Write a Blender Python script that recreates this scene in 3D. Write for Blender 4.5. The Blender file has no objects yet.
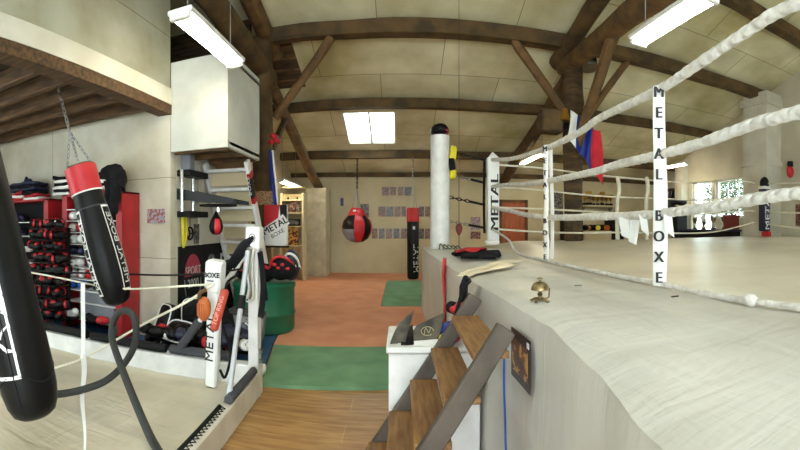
import bpy, bmesh, math, random
from mathutils import Vector, Matrix, Euler, noise
PI = math.pi
random.seed(7)
SC = bpy.context.scene
COL = SC.collection

# ---------------------------------------------------------------- camera
F, Y0, EYE = 420.0, 224.0, 1.5          # a stitched panorama: cylindrical camera, 420 px per radian
cd = bpy.data.cameras.new('camera')
cam = bpy.data.objects.new('camera', cd)
COL.objects.link(cam)
cam.location = (0, 0, EYE)
cam.rotation_euler = (PI/2, 0, 0)
cd.type = 'PANO'
cd.panorama_type = 'CENTRAL_CYLINDRICAL'
cd.central_cylindrical_range_u_min = -400/F
cd.central_cylindrical_range_u_max = 400/F
cd.central_cylindrical_range_v_min = -(450-Y0)/F
cd.central_cylindrical_range_v_max = Y0/F
cd.central_cylindrical_radius = 1.0
cd.clip_start = 0.05
SC.camera = cam

# ---------------------------------------------------------------- world and exposure
W = bpy.data.worlds.new('world'); SC.world = W
W.use_nodes = True
bg = W.node_tree.nodes['Background']
bg.inputs[0].default_value = (0.86, 0.95, 1.0, 1)
bg.inputs[1].default_value = 9.0
SC.view_settings.view_transform = 'Standard'
SC.view_settings.look = 'None'
SC.view_settings.gamma = 1
SC.view_settings.exposure = 0.42
SC.view_settings.use_curve_mapping = False
TUBE_STRENGTH = 42.0
SC.cycles.max_bounces = 8
SC.cycles.diffuse_bounces = 5
SC.cycles.sample_clamp_indirect = 6

# ---------------------------------------------------------------- helpers
def at(x, y, Y):
    """point on the plane Y = const seen at picture position x, y"""
    t = (x-400)/F
    return Vector((Y*math.tan(t), Y, EYE+(Y0-y)/F*Y/math.cos(t)))
def atX(x, y, X):
    return at(x, y, X/math.tan((x-400)/F))
def atZ(x, y, z):
    t = (x-400)/F
    d = (EYE-z)*F/(y-Y0)
    return Vector((d*math.sin(t), d*math.cos(t), z))

def lin(c):
    return tuple((v/255/12.92 if v/255 <= 0.04045 else ((v/255+0.055)/1.055)**2.4) for v in c)

MATS = {}
def mat(name, col, rough=0.6, metal=0.0, col2=None, scale=4.0, bump=0.0, bscale=20.0, emit=0, stretch=None, detail=4.0, coat=0.0, lo=0.35, hi=0.65):
    if name in MATS: return MATS[name]
    m = bpy.data.materials.new(name); m.use_nodes = True
    nt = m.node_tree; b = nt.nodes['Principled BSDF']
    c = (*lin(col), 1)
    b.inputs['Base Color'].default_value = c
    b.inputs['Roughness'].default_value = rough
    b.inputs['Metallic'].default_value = metal
    b.inputs['Coat Weight'].default_value = coat
    tc = nt.nodes.new('ShaderNodeTexCoord'); mp = nt.nodes.new('ShaderNodeMapping')
    nt.links.new(tc.outputs['Object'], mp.inputs[0])
    if stretch: mp.inputs['Scale'].default_value = stretch
    if col2 is None: col2 = tuple(v*0.88 for v in col)
    n = nt.nodes.new('ShaderNodeTexNoise'); n.inputs['Scale'].default_value = scale; n.inputs['Detail'].default_value = detail
    nt.links.new(mp.outputs[0], n.inputs['Vector'])
    r = nt.nodes.new('ShaderNodeValToRGB')
    r.color_ramp.elements[0].position = lo; r.color_ramp.elements[1].position = hi
    r.color_ramp.elements[0].color = (*lin(col2), 1); r.color_ramp.elements[1].color = c
    nt.links.new(n.outputs[0], r.inputs[0]); nt.links.new(r.outputs[0], b.inputs['Base Color'])
    if bump:
        n2 = nt.nodes.new('ShaderNodeTexNoise'); n2.inputs['Scale'].default_value = bscale; n2.inputs['Detail'].default_value = 3
        nt.links.new(mp.outputs[0], n2.inputs['Vector'])
        bp = nt.nodes.new('ShaderNodeBump'); bp.inputs['Strength'].default_value = bump; bp.inputs['Distance'].default_value = 0.02
        nt.links.new(n2.outputs[0], bp.inputs['Height']); nt.links.new(bp.outputs[0], b.inputs['Normal'])
    if emit:
        b.inputs['Emission Color'].default_value = c; b.inputs['Emission Strength'].default_value = emit
    MATS[name] = m
    return m

def brick_mat(name, c1, c2, line, bw, bh, mortar, rough=0.6, rot=(0,0,0), dirt=None, offset=0.5, bump=0.3, stretch=(1,1,1), nscale=2.0):
    """panels or planks with joint lines, laid out in object space"""
    m = bpy.data.materials.new(name); m.use_nodes = True
    nt = m.node_tree; b = nt.nodes['Principled BSDF']; b.inputs['Roughness'].default_value = rough
    tc = nt.nodes.new('ShaderNodeTexCoord'); mp = nt.nodes.new('ShaderNodeMapping'); mp.inputs['Rotation'].default_value = rot
    nt.links.new(tc.outputs['Object'], mp.inputs[0])
    br = nt.nodes.new('ShaderNodeTexBrick'); nt.links.new(mp.outputs[0], br.inputs['Vector'])
    br.inputs['Color1'].default_value = (*lin(c1), 1); br.inputs['Color2'].default_value = (*lin(c2), 1); br.inputs['Mortar'].default_value = (*lin(line), 1)
    br.inputs['Scale'].default_value = 1; br.inputs['Brick Width'].default_value = bw; br.inputs['Row Height'].default_value = bh
    br.inputs['Mortar Size'].default_value = mortar; br.inputs['Mortar Smooth'].default_value = 0.3; br.offset = offset
    n = nt.nodes.new('ShaderNodeTexNoise'); n.inputs['Scale'].default_value = nscale; n.inputs['Detail'].default_value = 6
    mp2 = nt.nodes.new('ShaderNodeMapping'); mp2.inputs['Scale'].default_value = stretch
    nt.links.new(tc.outputs['Object'], mp2.inputs[0]); nt.links.new(mp2.outputs[0], n.inputs['Vector'])
    r = nt.nodes.new('ShaderNodeValToRGB'); r.color_ramp.elements[0].position = 0.3; r.color_ramp.elements[1].position = 0.7
    d = dirt or (215, 210, 195)
    r.color_ramp.elements[0].color = (*lin(d), 1); r.color_ramp.elements[1].color = (1, 1, 1, 1)
    nt.links.new(n.outputs[0], r.inputs[0])
    mx = nt.nodes.new('ShaderNodeMix'); mx.data_type = 'RGBA'; mx.blend_type = 'MULTIPLY'; mx.inputs[0].default_value = 1
    nt.links.new(br.outputs['Color'], mx.inputs[6]); nt.links.new(r.outputs[0], mx.inputs[7]); nt.links.new(mx.outputs[2], b.inputs['Base Color'])
    if bump:
        bp = nt.nodes.new('ShaderNodeBump'); bp.inputs['Strength'].default_value = bump; bp.inputs['Distance'].default_value = 0.01; bp.invert = True
        nt.links.new(br.outputs['Fac'], bp.inputs['Height']); nt.links.new(bp.outputs[0], b.inputs['Normal'])
    MATS[name] = m
    return m

def print_mat(name, cols, scale=9.0):
    """a printed picture: blotches of several inks"""
    m = bpy.data.materials.new(name); m.use_nodes = True
    nt = m.node_tree; b = nt.nodes['Principled BSDF']; b.inputs['Roughness'].default_value = 0.35
    tc = nt.nodes.new('ShaderNodeTexCoord')
    n = nt.nodes.new('ShaderNodeTexNoise'); n.inputs['Scale'].default_value = scale; n.inputs['Detail'].default_value = 3
    nt.links.new(tc.outputs['Object'], n.inputs['Vector'])
    r = nt.nodes.new('ShaderNodeValToRGB'); r.color_ramp.interpolation = 'CONSTANT'
    el = r.color_ramp.elements
    while len(el) < len(cols): el.new(0.5)
    for i, c in enumerate(cols):
        el[i].position = 0.0 if i == 0 else 0.36+0.3*(i-1)/max(1, len(cols)-2)
        el[i].color = (*lin(c), 1)
    nt.links.new(n.outputs[0], r.inputs[0]); nt.links.new(r.outputs[0], b.inputs['Base Color'])
    MATS[name] = m
    return m

def glass_mat(name, tint=(235, 240, 238), rough=0.0, alpha=0.25):
    m = bpy.data.materials.new(name); m.use_nodes = True
    nt = m.node_tree; nt.nodes.remove(nt.nodes['Principled BSDF'])
    out = nt.nodes['Material Output']
    tr = nt.nodes.new('ShaderNodeBsdfTransparent'); tr.inputs[0].default_value = (*lin(tint), 1)
    gl = nt.nodes.new('ShaderNodeBsdfGlossy'); gl.inputs['Roughness'].default_value = rough+0.02
    mx = nt.nodes.new('ShaderNodeMixShader'); mx.inputs[0].default_value = 0.06
    nt.links.new(tr.outputs[0], mx.inputs[1]); nt.links.new(gl.outputs[0], mx.inputs[2]); nt.links.new(mx.outputs[0], out.inputs[0])
    MATS[name] = m
    return m

class MB:
    def __init__(s): s.b = bmesh.new(); s.mats = []; s.cur = 0
    def use(s, m):
        if m not in s.mats: s.mats.append(m)
        s.cur = s.mats.index(m); return s
    def _done(s, faces):
        for f in faces: f.material_index = s.cur
    def box(s, c, size, rot=None, bev=0.0, seg=1):
        M = Matrix.Translation(Vector(c)) @ (rot.to_matrix().to_4x4() if isinstance(rot, Euler) else (rot.to_4x4() if rot is not None else Matrix.Identity(4))) @ Matrix.Diagonal((*size, 1))
        r = bmesh.ops.create_cube(s.b, size=1, matrix=M)
        fs = {f for v in r['verts'] for f in v.link_faces}
        s._done(fs)
        if bev > 0:
            es = list({e for v in r['verts'] for e in v.link_edges})
            g = bmesh.ops.bevel(s.b, geom=es, offset=bev, segments=seg, profile=0.5, affect='EDGES')
            s._done(g['faces'])
        return s
    def ab(s, x0, x1, y0, y1, z0, z1, bev=0.0):
        return s.box(((x0+x1)/2, (y0+y1)/2, (z0+z1)/2), (abs(x1-x0), abs(y1-y0), abs(z1-z0)), bev=bev)
    def bar(s, p0, p1, w, h, up=(0,0,1), bev=0.0):
        """box along p0-p1: w across, h along the up direction"""
        p0, p1 = Vector(p0), Vector(p1); d = (p1-p0); L = d.length; d.normalize()
        u = Vector(up); sd = d.cross(u).normalized(); u = sd.cross(d)
        R = Matrix((sd, d, u)).transposed()
        return s.box((p0+p1)/2, (w, L, h), rot=R, bev=bev)
    def tube(s, pts, r, seg=8, smooth=0, wob=0.0, cap=True, wf=3.0, closed=False):
        pts = [Vector(p) for p in pts]
        if smooth and len(pts) > 2: pts, r = catmull(pts, r, smooth)
        n = len(pts)
        rs = r if isinstance(r, (list, tuple)) else [r]*n
        rings = []; prev = None
        for i, p in enumerate(pts):
            d = (pts[min(i+1, n-1)]-pts[max(i-1, 0)])
            if d.length < 1e-9: d = Vector((0, 0, 1))
            d.normalize()
            if prev is None:
                a = Vector((0, 0, 1)) if abs(d.z) < 0.9 else Vector((1, 0, 0))
                sd = d.cross(a).normalized()
            else:
                sd = (prev - d*prev.dot(d)).normalized()
            prev = sd; up = sd.cross(d)
            ring = []
            for k in range(seg):
                t = 2*PI*k/seg
                q = sd*math.cos(t)+up*math.sin(t)
                rr = rs[i]*(1+(wob*noise.noise((p+q*0.3)*wf) if wob else 0))
                ring.append(s.b.verts.new(p+q*rr))
            rings.append(ring)
        fs = []
        for i in range(n-1):
            for k in range(seg):
                fs.append(s.b.faces.new((rings[i][k], rings[i][(k+1) % seg], rings[i+1][(k+1) % seg], rings[i+1][k])))
        if cap:
            fs.append(s.b.faces.new(rings[0][::-1])); fs.append(s.b.faces.new(rings[-1]))
        s._done(fs); return s
    def cyl(s, p0, p1, r0, r1=None, seg=16):
        return s.tube([p0, p1], [r0, r0 if r1 is None else r1], seg)
    def lathe(s, prof, loc=(0,0,0), M=None, seg=20, wob=0.0):
        """prof: (radius, height) list; M: 3x3 or None"""
        loc = Vector(loc); R = M.to_3x3() if M is not None else Matrix.Identity(3)
        rings = []
        for r, z in prof:
            ring = []
            for k in range(seg):
                t = 2*PI*k/seg
                v = Vector((r*math.cos(t), r*math.sin(t), z))
                if wob: v *= 1+wob*noise.noise(v*6+loc)
                ring.append(s.b.verts.new(loc+R @ v))
            rings.append(ring)
        fs = []
        for i in range(len(prof)-1):
            for k in range(seg):
                fs.append(s.b.faces.new((rings[i][k], rings[i][(k+1) % seg], rings[i+1][(k+1) % seg], rings[i+1][k])))
        if prof[0][0] > 1e-4: fs.append(s.b.faces.new(rings[0][::-1]))
        if prof[-1][0] > 1e-4: fs.append(s.b.faces.new(rings[-1]))
        s._done(fs); return s
    def ell(s, c, rad, rot=None, seg=14, wob=0.0, wf=5.0):
        M = Matrix.Translation(Vector(c)) @ (rot.to_matrix().to_4x4() if rot else Matrix.Identity(4)) @ Matrix.Diagonal((*rad, 1))
        r = bmesh.ops.create_uvsphere(s.b, u_segments=seg, v_segments=max(6, seg*2//3), radius=1, matrix=M)
        s._done({f for v in r['verts'] for f in v.link_faces})
        if wob:
            cc = Vector(c)
            for v in r['verts']: v.co += (v.co-cc)*wob*noise.noise(v.co*wf)
        return s
    def prism(s, poly, off):
        off = Vector(off)
        a = [s.b.verts.new(Vector(p)) for p in poly]; c = [s.b.verts.new(Vector(p)+off) for p in poly]
        n = len(a); fs = [s.b.faces.new(a[::-1]), s.b.faces.new(c)]
        for i in range(n): fs.append(s.b.faces.new((a[i], a[(i+1) % n], c[(i+1) % n], c[i])))
        s._done(fs); return s
    def sheet(s, fn, nu, nv, thick=0.0):
        """surface fn(u,v) -> point, u,v in 0..1; thick gives it a second skin"""
        g = [[s.b.verts.new(Vector(fn(i/nu, j/nv))) for j in range(nv+1)] for i in range(nu+1)]
        fs = []
        for i in range(nu):
            for j in range(nv): fs.append(s.b.faces.new((g[i][j], g[i+1][j], g[i+1][j+1], g[i][j+1])))
        if thick:
            s.b.normal_update()
            for f in fs: f.normal_update()
            h = []
            for i in range(nu+1):
                row = []
                for j in range(nv+1):
                    v = g[i][j]; nn = Vector((0, 0, 0))
                    for f in v.link_faces: nn += f.normal
                    row.append(s.b.verts.new(v.co-nn.normalized()*thick))
                h.append(row)
            for i in range(nu):
                for j in range(nv): fs.append(s.b.faces.new((h[i][j], h[i][j+1], h[i+1][j+1], h[i+1][j])))
            for i in range(nu):
                fs.append(s.b.faces.new((g[i][0], h[i][0], h[i+1][0], g[i+1][0]))); fs.append(s.b.faces.new((g[i+1][nv], h[i+1][nv], h[i][nv], g[i][nv])))
            for j in range(nv):
                fs.append(s.b.faces.new((g[0][j+1], h[0][j+1], h[0][j], g[0][j]))); fs.append(s.b.faces.new((g[nu][j], h[nu][j], h[nu][j+1], g[nu][j+1])))
        s._done(fs); return s
    def text(s, body, size, fn, thick=0.002, bold=0.0, width=1.0):
        """letters; fn maps (x, y, z) in the text's own plane to a point"""
        cu = bpy.data.curves.new('lettering', 'FONT'); cu.body = body; cu.size = size; cu.extrude = thick; cu.resolution_u = 3
        cu.align_x = 'CENTER'; cu.align_y = 'CENTER'; cu.offset = bold
        o = bpy.data.objects.new('lettering', cu); COL.objects.link(o)
        dg = bpy.context.evaluated_depsgraph_get(); dg.update()
        me = bpy.data.meshes.new_from_object(o.evaluated_get(dg))
        vs = [s.b.verts.new(fn(v.co.x*width, v.co.y, v.co.z)) for v in me.vertices]
        fs = []
        for p in me.polygons:
            try: fs.append(s.b.faces.new([vs[i] for i in p.vertices]))
            except ValueError: pass
        s._done(fs)
        bpy.data.objects.remove(o); bpy.data.curves.remove(cu); bpy.data.meshes.remove(me)
        return s
    def build(s, name, m=None, parent=None, label=None, smooth=True, angle=40, recalc=True):
        if m is not None: s.mats = [m] if not s.mats else s.mats
        if recalc: bmesh.ops.recalc_face_normals(s.b, faces=s.b.faces)
        me = bpy.data.meshes.new(name)
        o = bpy.data.objects.new(name, me); COL.objects.link(o)
        if parent is not None:
            s.b.transform(wm(parent).inverted()); o.parent = parent
        else:
            xs = [v.co for v in s.b.verts]
            c = Vector(((min(v.x for v in xs)+max(v.x for v in xs))/2, (min(v.y for v in xs)+max(v.y for v in xs))/2, min(v.z for v in xs)))
            s.b.transform(Matrix.Translation(-c)); o.location = c
        s.b.to_mesh(me); s.b.free()
        for mm in s.mats: me.materials.append(mm)
        if smooth:
            me.shade_smooth(); me.set_sharp_from_angle(angle=math.radians(angle))
        if label: o['label'] = label
        return o

def wm(o):
    M = Matrix.LocRotScale(o.location, o.rotation_euler, o.scale)
    return wm(o.parent) @ M if o.parent else M
def catmull(pts, r, k):
    n = len(pts); out = []; ro = []
    for i in range(n-1):
        p0, p1, p2, p3 = pts[max(i-1, 0)], pts[i], pts[i+1], pts[min(i+2, n-1)]
        for j in range(k):
            t = j/k
            out.append(0.5*((2*p1)+(-p0+p2)*t+(2*p0-5*p1+4*p2-p3)*t*t+(-p0+3*p1-3*p2+p3)*t**3))
            if isinstance(r, (list, tuple)): ro.append(r[i]*(1-t)+r[i+1]*t)
    out.append(pts[-1])
    if isinstance(r, (list, tuple)): ro.append(r[-1]); return out, ro
    return out, r
def tag(o, label, cat, group=None, kind=None):
    o['label'] = label; o['category'] = cat
    if group: o['group'] = group
    if kind: o['kind'] = kind
    return o
def thing(name, label, cat, loc=(0,0,0), rz=0, group=None):
    o = bpy.data.objects.new(name, None); COL.objects.link(o); o.empty_display_size = 0.1
    o.location = loc; o.rotation_euler = (0, 0, rz)
    return tag(o, label, cat, group)
def struct(name, mb, m=None, parent=None, **k):
    o = mb.build(name, m, parent, **k)
    if parent is None: o['kind'] = 'structure'
    return o
def copy_tree(o, parent=None):
    c = o.copy(); COL.objects.link(c); c.parent = parent
    for ch in [x for x in bpy.data.objects if x.parent == o]: copy_tree(ch, c)
    return c
def put(proto, loc, rot=(0,0,0), label=None, group=None, scale=None):
    """first use moves the prototype itself, later uses copy it"""
    if proto.get('_used'): o = copy_tree(proto)
    else: o = proto
    o['_used'] = 1
    o.location = loc; o.rotation_euler = rot
    if scale: o.scale = (scale,)*3 if isinstance(scale, (int, float)) else scale
    if label: o['label'] = label
    if group: o['group'] = group
    return o
def frame_of(z, x=None):
    """3x3 whose z axis is z"""
    z = Vector(z).normalized(); x = Vector(x or (1, 0, 0)); x = (x-z*x.dot(z)).normalized(); y = z.cross(x)
    return Matrix((x, y, z)).transposed()
# ---------------------------------------------------------------- materials
WHITE = mat('painted_white', (214, 210, 196), 0.7, col2=(192, 187, 170), scale=1.6, bump=0.15, bscale=6)
CREAM = mat('cream_wall', (206, 193, 158), 0.75, col2=(186, 172, 136), scale=1.1, bump=0.15, bscale=5)
RIGHTW = mat('right_wall_paint', (205, 198, 178), 0.75, col2=(184, 177, 156), scale=1.1, bump=0.1, bscale=5)
PANEL = brick_mat('left_wall_panels', (212, 208, 194), (204, 200, 184), (150, 143, 122), 2.4, 1.05, 0.006, 0.7, rot=(PI/2, 0, 0), bump=0.2)
FASCIA = brick_mat('fascia_panels', (178, 177, 160), (172, 170, 153), (140, 134, 110), 0.87, 9, 0.008, 0.7, rot=(PI/2, 0, PI/2), bump=0.2, offset=0)
ROOF = brick_mat('roof_panels', (236, 230, 198), (224, 217, 184), (132, 120, 88), 2.45, 1.05, 0.007, 0.8, dirt=(190, 182, 150), bump=0.2, nscale=0.9)
WOODFLOOR = brick_mat('wood_floor', (186, 146, 92), (172, 132, 80), (206, 172, 122), 2.3, 0.24, 0.003, 0.42, dirt=(200, 176, 150), bump=0.1, stretch=(1.2, 9, 1), nscale=3)
LOG = mat('dark_log_wood', (98, 74, 40), 0.8, col2=(62, 48, 27), scale=3, bump=0.5, bscale=14)
LOG2 = mat('brown_log_wood', (116, 84, 46), 0.8, col2=(74, 54, 30), scale=4, bump=0.5, bscale=14)
DARKWOOD = mat('old_brown_boards', (88, 66, 38), 0.85, col2=(50, 38, 24), scale=3, stretch=(1, 1, 6), bump=0.3)
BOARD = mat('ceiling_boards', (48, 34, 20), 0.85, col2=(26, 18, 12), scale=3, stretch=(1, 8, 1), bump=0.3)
JOIST = mat('joist_wood', (98, 70, 38), 0.8, col2=(58, 40, 22), scale=3, stretch=(1, 8, 8), bump=0.3)
def canvas_mat(name, c1, c2, rough, sc=(1, 1, 1), strength=.6, ang=.5):
    m = mat(name, c1, rough, col2=c2, scale=1.4)
    nt = m.node_tree; b = nt.nodes['Principled BSDF']; mp = nt.nodes['Mapping']
    hs = []
    for k, (s, w) in enumerate((((1.2, 7, 1), 1.0), ((9, 2.2, 1), .5), ((3, 26, 3), .35))):
        m2 = nt.nodes.new('ShaderNodeMapping'); m2.inputs['Scale'].default_value = (s[0]*sc[0], s[1]*sc[1], s[2]*sc[2]); m2.inputs['Rotation'].default_value = (0, 0, ang*(1-k*.8))
        nt.links.new(mp.outputs[0], m2.inputs[0])
        n = nt.nodes.new('ShaderNodeTexNoise'); n.inputs['Scale'].default_value = 1.0; n.inputs['Detail'].default_value = 5; n.inputs['Distortion'].default_value = .8
        nt.links.new(m2.outputs[0], n.inputs['Vector'])
        mu = nt.nodes.new('ShaderNodeMath'); mu.operation = 'MULTIPLY'; mu.inputs[1].default_value = w
        nt.links.new(n.outputs[0], mu.inputs[0]); hs.append(mu)
    ad = nt.nodes.new('ShaderNodeMath'); nt.links.new(hs[0].outputs[0], ad.inputs[0]); nt.links.new(hs[1].outputs[0], ad.inputs[1])
    a2 = nt.nodes.new('ShaderNodeMath'); nt.links.new(ad.outputs[0], a2.inputs[0]); nt.links.new(hs[2].outputs[0], a2.inputs[1])
    bp = nt.nodes.new('ShaderNodeBump'); bp.inputs['Strength'].default_value = strength; bp.inputs['Distance'].default_value = .05
    nt.links.new(a2.outputs[0], bp.inputs['Height']); nt.links.new(bp.outputs[0], b.inputs['Normal'])
    return m
CANVAS = canvas_mat('ring_canvas', (212, 204, 186), (198, 189, 168), .34, strength=.2)
APRON = canvas_mat('apron_vinyl', (202, 199, 191), (188, 184, 174), .42, strength=.22, sc=(1.0, .8, .4))
CANVAS2 = canvas_mat('left_ring_canvas', (216, 207, 186), (194, 185, 162), .55, strength=.42, sc=(.8, .6, 1), ang=-.5)
_0 = mat('ring_canvas', (204, 198, 184), 0.42, col2=(188, 182, 166), scale=1.3, bump=0.35, bscale=5, stretch=(1, 2.5, 1))
_1 = mat('apron_vinyl', (198, 196, 188), 0.45, col2=(182, 179, 170), scale=1.5, bump=0.45, bscale=7, stretch=(1, 1, 1))
_2 = mat('left_ring_canvas', (198, 190, 172), 0.6, col2=(174, 166, 146), scale=1.6, bump=0.5, bscale=5, stretch=(1, 2, 1))
ORANGE = mat('orange_mat', (214, 148, 112), 0.8, col2=(200, 132, 96), scale=2.5)
BRICKMAT = mat('brick_red_mat', (160, 72, 50), 0.8, col2=(146, 62, 44), scale=3)
GREEN = mat('green_mat', (110, 150, 112), 0.8, col2=(92, 130, 96), scale=3)
GREENEDGE = mat('green_foam_edge', (44, 128, 92), 0.7)
BLUEMAT = mat('blue_mat', (40, 84, 128), 0.75)
BLACK = mat('black_vinyl', (15, 15, 17), 0.42, col2=(9, 9, 10), scale=3, bump=0.15, bscale=9)
BLACKM = mat('matt_black', (26, 26, 27), 0.75)
BLACKC = mat('black_cloth', (24, 24, 28), 0.9, col2=(12, 12, 14), scale=8, bump=0.3)
DGREY = mat('dark_grey_foam', (74, 74, 78), 0.85)
RED = mat('red_vinyl', (196, 30, 40), 0.45, col2=(176, 22, 32))
REDP = mat('red_paint', (168, 26, 34), 0.5, col2=(148, 20, 28))
BRICKRED = mat('brick_red_leather', (176, 62, 42), 0.5)
TAN = mat('orange_tan_leather', (192, 104, 48), 0.5, col2=(170, 84, 36), scale=10)
BLUE = mat('blue_vinyl', (24, 44, 140), 0.45)
LBLUE = mat('bright_blue_vinyl', (20, 88, 178), 0.45)
NAVY = mat('navy_vinyl', (28, 34, 66), 0.5)
PURE = mat('white_vinyl', (232, 232, 230), 0.4, col2=(220, 220, 217), scale=3)
PAINTW = mat('white_painted_metal', (226, 226, 224), 0.4, col2=(206, 206, 202), scale=6)
ROPEW = mat('white_rope_tape', (222, 220, 214), 0.7, col2=(196, 192, 184), scale=16, bump=0.6, bscale=30)
CREAMR = mat('cream_rope', (226, 220, 200), 0.8)
CHROME = mat('chrome', (200, 200, 200), 0.18, 1.0)
STEEL = mat('galvanised_steel', (150, 150, 148), 0.35, 0.9)
BRASS = mat('old_brass', (150, 132, 92), 0.35, 0.85, col2=(96, 82, 54), scale=30)
GOLD = mat('gilt', (196, 150, 62), 0.3, 0.9)
TREAD = mat('tread_wood', (146, 108, 62), 0.6, col2=(112, 74, 38), scale=5, stretch=(9, 1, 9), bump=0.15)
STRING = mat('stringer_wood', (88, 78, 68), 0.6, col2=(64, 56, 48), scale=5, stretch=(1, 6, 1), bump=0.15)
YELLOW = mat('yellow_plastic', (226, 210, 40), 0.5)
GREY = mat('mid_grey', (130, 134, 142), 0.6)
GREENBIN = mat('green_drum', (24, 104, 74), 0.5)
PAPER = mat('cream_paper', (252, 238, 208), 0.7)
INK = mat('black_ink', (24, 24, 26), 0.6)
DOORW = mat('orange_wood_door', (176, 94, 52), 0.5, col2=(146, 72, 38), scale=3, stretch=(6, 1, 1))
LEAF = mat('leaf_green', (52, 86, 24), 0.6, col2=(24, 48, 12), scale=4)
TUBE = mat('lit_tube', (255, 244, 214), 0.5, emit=TUBE_STRENGTH)
for k in ('black_vinyl', 'matt_black', 'black_cloth', 'dark_grey_foam'):
    MATS[k].node_tree.nodes['Principled BSDF'].inputs['Specular IOR Level'].default_value = .22
_w = ROPEW.node_tree; _t = _w.nodes.new('ShaderNodeTexWave'); _t.bands_direction = 'DIAGONAL'; _t.inputs['Scale'].default_value = 9; _t.inputs['Distortion'].default_value = 2.5; _t.inputs['Detail'].default_value = 2
_w.links.new(_w.nodes['Mapping'].outputs[0], _t.inputs['Vector'])
_b = _w.nodes.new('ShaderNodeBump'); _b.inputs['Strength'].default_value = .45; _b.inputs['Distance'].default_value = .012
_w.links.new(_t.outputs['Fac'], _b.inputs['Height']); _w.links.new(_w.nodes['Bump'].outputs[0], _b.inputs['Normal']); _w.links.new(_b.outputs[0], _w.nodes['Principled BSDF'].inputs['Normal'])
GLASS = glass_mat('window_glass')
CURT = mat('white_curtain', (240, 240, 240), 0.8)
PR1 = print_mat('portrait_print', [(24, 20, 20), (96, 62, 48), (150, 112, 90), (50, 44, 50)], 17)
PR2 = print_mat('dark_print', [(16, 14, 16), (50, 42, 42), (120, 108, 100), (30, 26, 30)], 17)
PR3 = print_mat('red_print', [(96, 48, 44), (150, 100, 84), (50, 34, 38), (140, 116, 104)], 17)
PR4 = print_mat('fight_poster_print', [(30, 18, 18), (84, 42, 26), (190, 144, 76), (60, 28, 20)], 14)
PR5 = print_mat('magazine_print', [(60, 80, 130), (160, 160, 170), (150, 84, 84), (120, 130, 160)], 22)
# ================================================================ THE SETTING
def roofz(Y):
    return 3.0+0.375*(12.6-Y) if Y > 3.5 else 6.4125-0.375*(3.5-Y)
XL, XR, YB, YF = -7.2, 8.7, 12.6, -4.0
struct('floor', MB().ab(XL, XR, YF, YB, -0.1, 0), WOODFLOOR, smooth=False)
struct('wall_back', MB().ab(XL-0.15, XR+0.15, YB, YB+0.15, 0, 3.05), CREAM, smooth=False)
# roof, sloping to the back wall, with the skylight opening
def slab(mb, x0, x1, y0, y1, t=0.1):
    mb.prism([(x0, y0, roofz(y0)), (x0, y1, roofz(y1)), (x0, y1, roofz(y1)+t), (x0, y0, roofz(y0)+t)], (x1-x0, 0, 0))
SX0, SX1, SY0, SY1 = -1.36, -0.10, 9.68, 11.02
r = MB()
FX = [(-1.9, -.6), (1.4, 2.6)]; FY0, FY1 = -1.6, 1.2      # two unseen rooflights added on the front slope to brighten the foreground canvases
for a in ((XL, XR+.15, 3.5, SY0), (XL, SX0, SY0, SY1), (SX1, XR+.15, SY0, SY1), (XL, XR+.15, SY1, YB+.15), (XL, XR+.15, YF-.15, FY0), (XL, XR+.15, FY1, 3.5),
          (XL, FX[0][0], FY0, FY1), (FX[0][1], FX[1][0], FY0, FY1), (FX[1][1], XR+.15, FY0, FY1)): slab(r, *a)
struct('ceiling', r, ROOF, smooth=False)
sk = MB()
for x0, x1, y0, y1 in ((SX0, SX0+.04, SY0, SY1), (SX1-.04, SX1, SY0, SY1), (SX0, SX1, SY0, SY0+.04), (SX0, SX1, SY1-.04, SY1), ((SX0+SX1)/2-.02, (SX0+SX1)/2+.02, SY0, SY1)):
    slab(sk, x0, x1, y0, y1, 0.11)
w1 = struct('window_1', sk, WHITE, smooth=False)
g = MB(); g.prism([(SX0, SY0, roofz(SY0)+.05), (SX0, SY1, roofz(SY1)+.05), (SX0, SY1, roofz(SY1)+.06), (SX0, SY0, roofz(SY0)+.06)], (SX1-SX0, 0, 0))
g.build('pane', GLASS, w1, smooth=False)

for i, (x0, x1) in enumerate(FX):
    f = MB()
    for a in ((x0, x0+.05, FY0, FY1), (x1-.05, x1, FY0, FY1), (x0, x1, FY0, FY0+.05), (x0, x1, FY1-.05, FY1)): slab(f, *a, .12)
    w = struct('window_%d' % (7+i), f, WHITE, smooth=False)  # the added rooflights, numbered on with the real windows
    g = MB(); g.prism([(x0, FY0, roofz(FY0)+.05), (x0, FY1, roofz(FY1)+.05), (x0, FY1, roofz(FY1)+.06), (x0, FY0, roofz(FY0)+.06)], (x1-x0, 0, 0)); g.build('pane', GLASS, w, smooth=False)
# right wall with its far windows and two unseen near ones added for light
def wall_yz(mb, X0, X1, openings, ya, yb, top):
    """wall in the YZ plane made of pieces around openings (y0,y1,z0,z1), flat up to 3.0, gable above"""
    ys = sorted({ya, yb, *[o[0] for o in openings], *[o[1] for o in openings]})
    for y0, y1 in zip(ys, ys[1:]):
        o = [q for q in openings if q[0] <= y0 and q[1] >= y1]
        if o:
            if o[0][2] > 0: mb.ab(X0, X1, y0, y1, 0, o[0][2])
            mb.ab(X0, X1, y0, y1, o[0][3], 3.0)
        else: mb.ab(X0, X1, y0, y1, 0, 3.0)
    if top:
        pts = [(X0, ya, 3.0), (X0, yb, 3.0), (X0, yb, roofz(yb)+.05)]
        if ya < 3.5 < yb: pts.append((X0, 3.5, roofz(3.5)+.05))
        pts.append((X0, ya, roofz(ya)+.05))
        mb.prism(pts, (X1-X0, 0, 0))
WINS = [(0.2, 2.2, 1.5, 2.9), (3.0, 5.2, 1.5, 2.9), (8.0, 9.35, 1.7, 2.84), (9.5, 10.45, 1.0, 2.84)]  # first two openings are added out of view to light the ring deck
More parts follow.
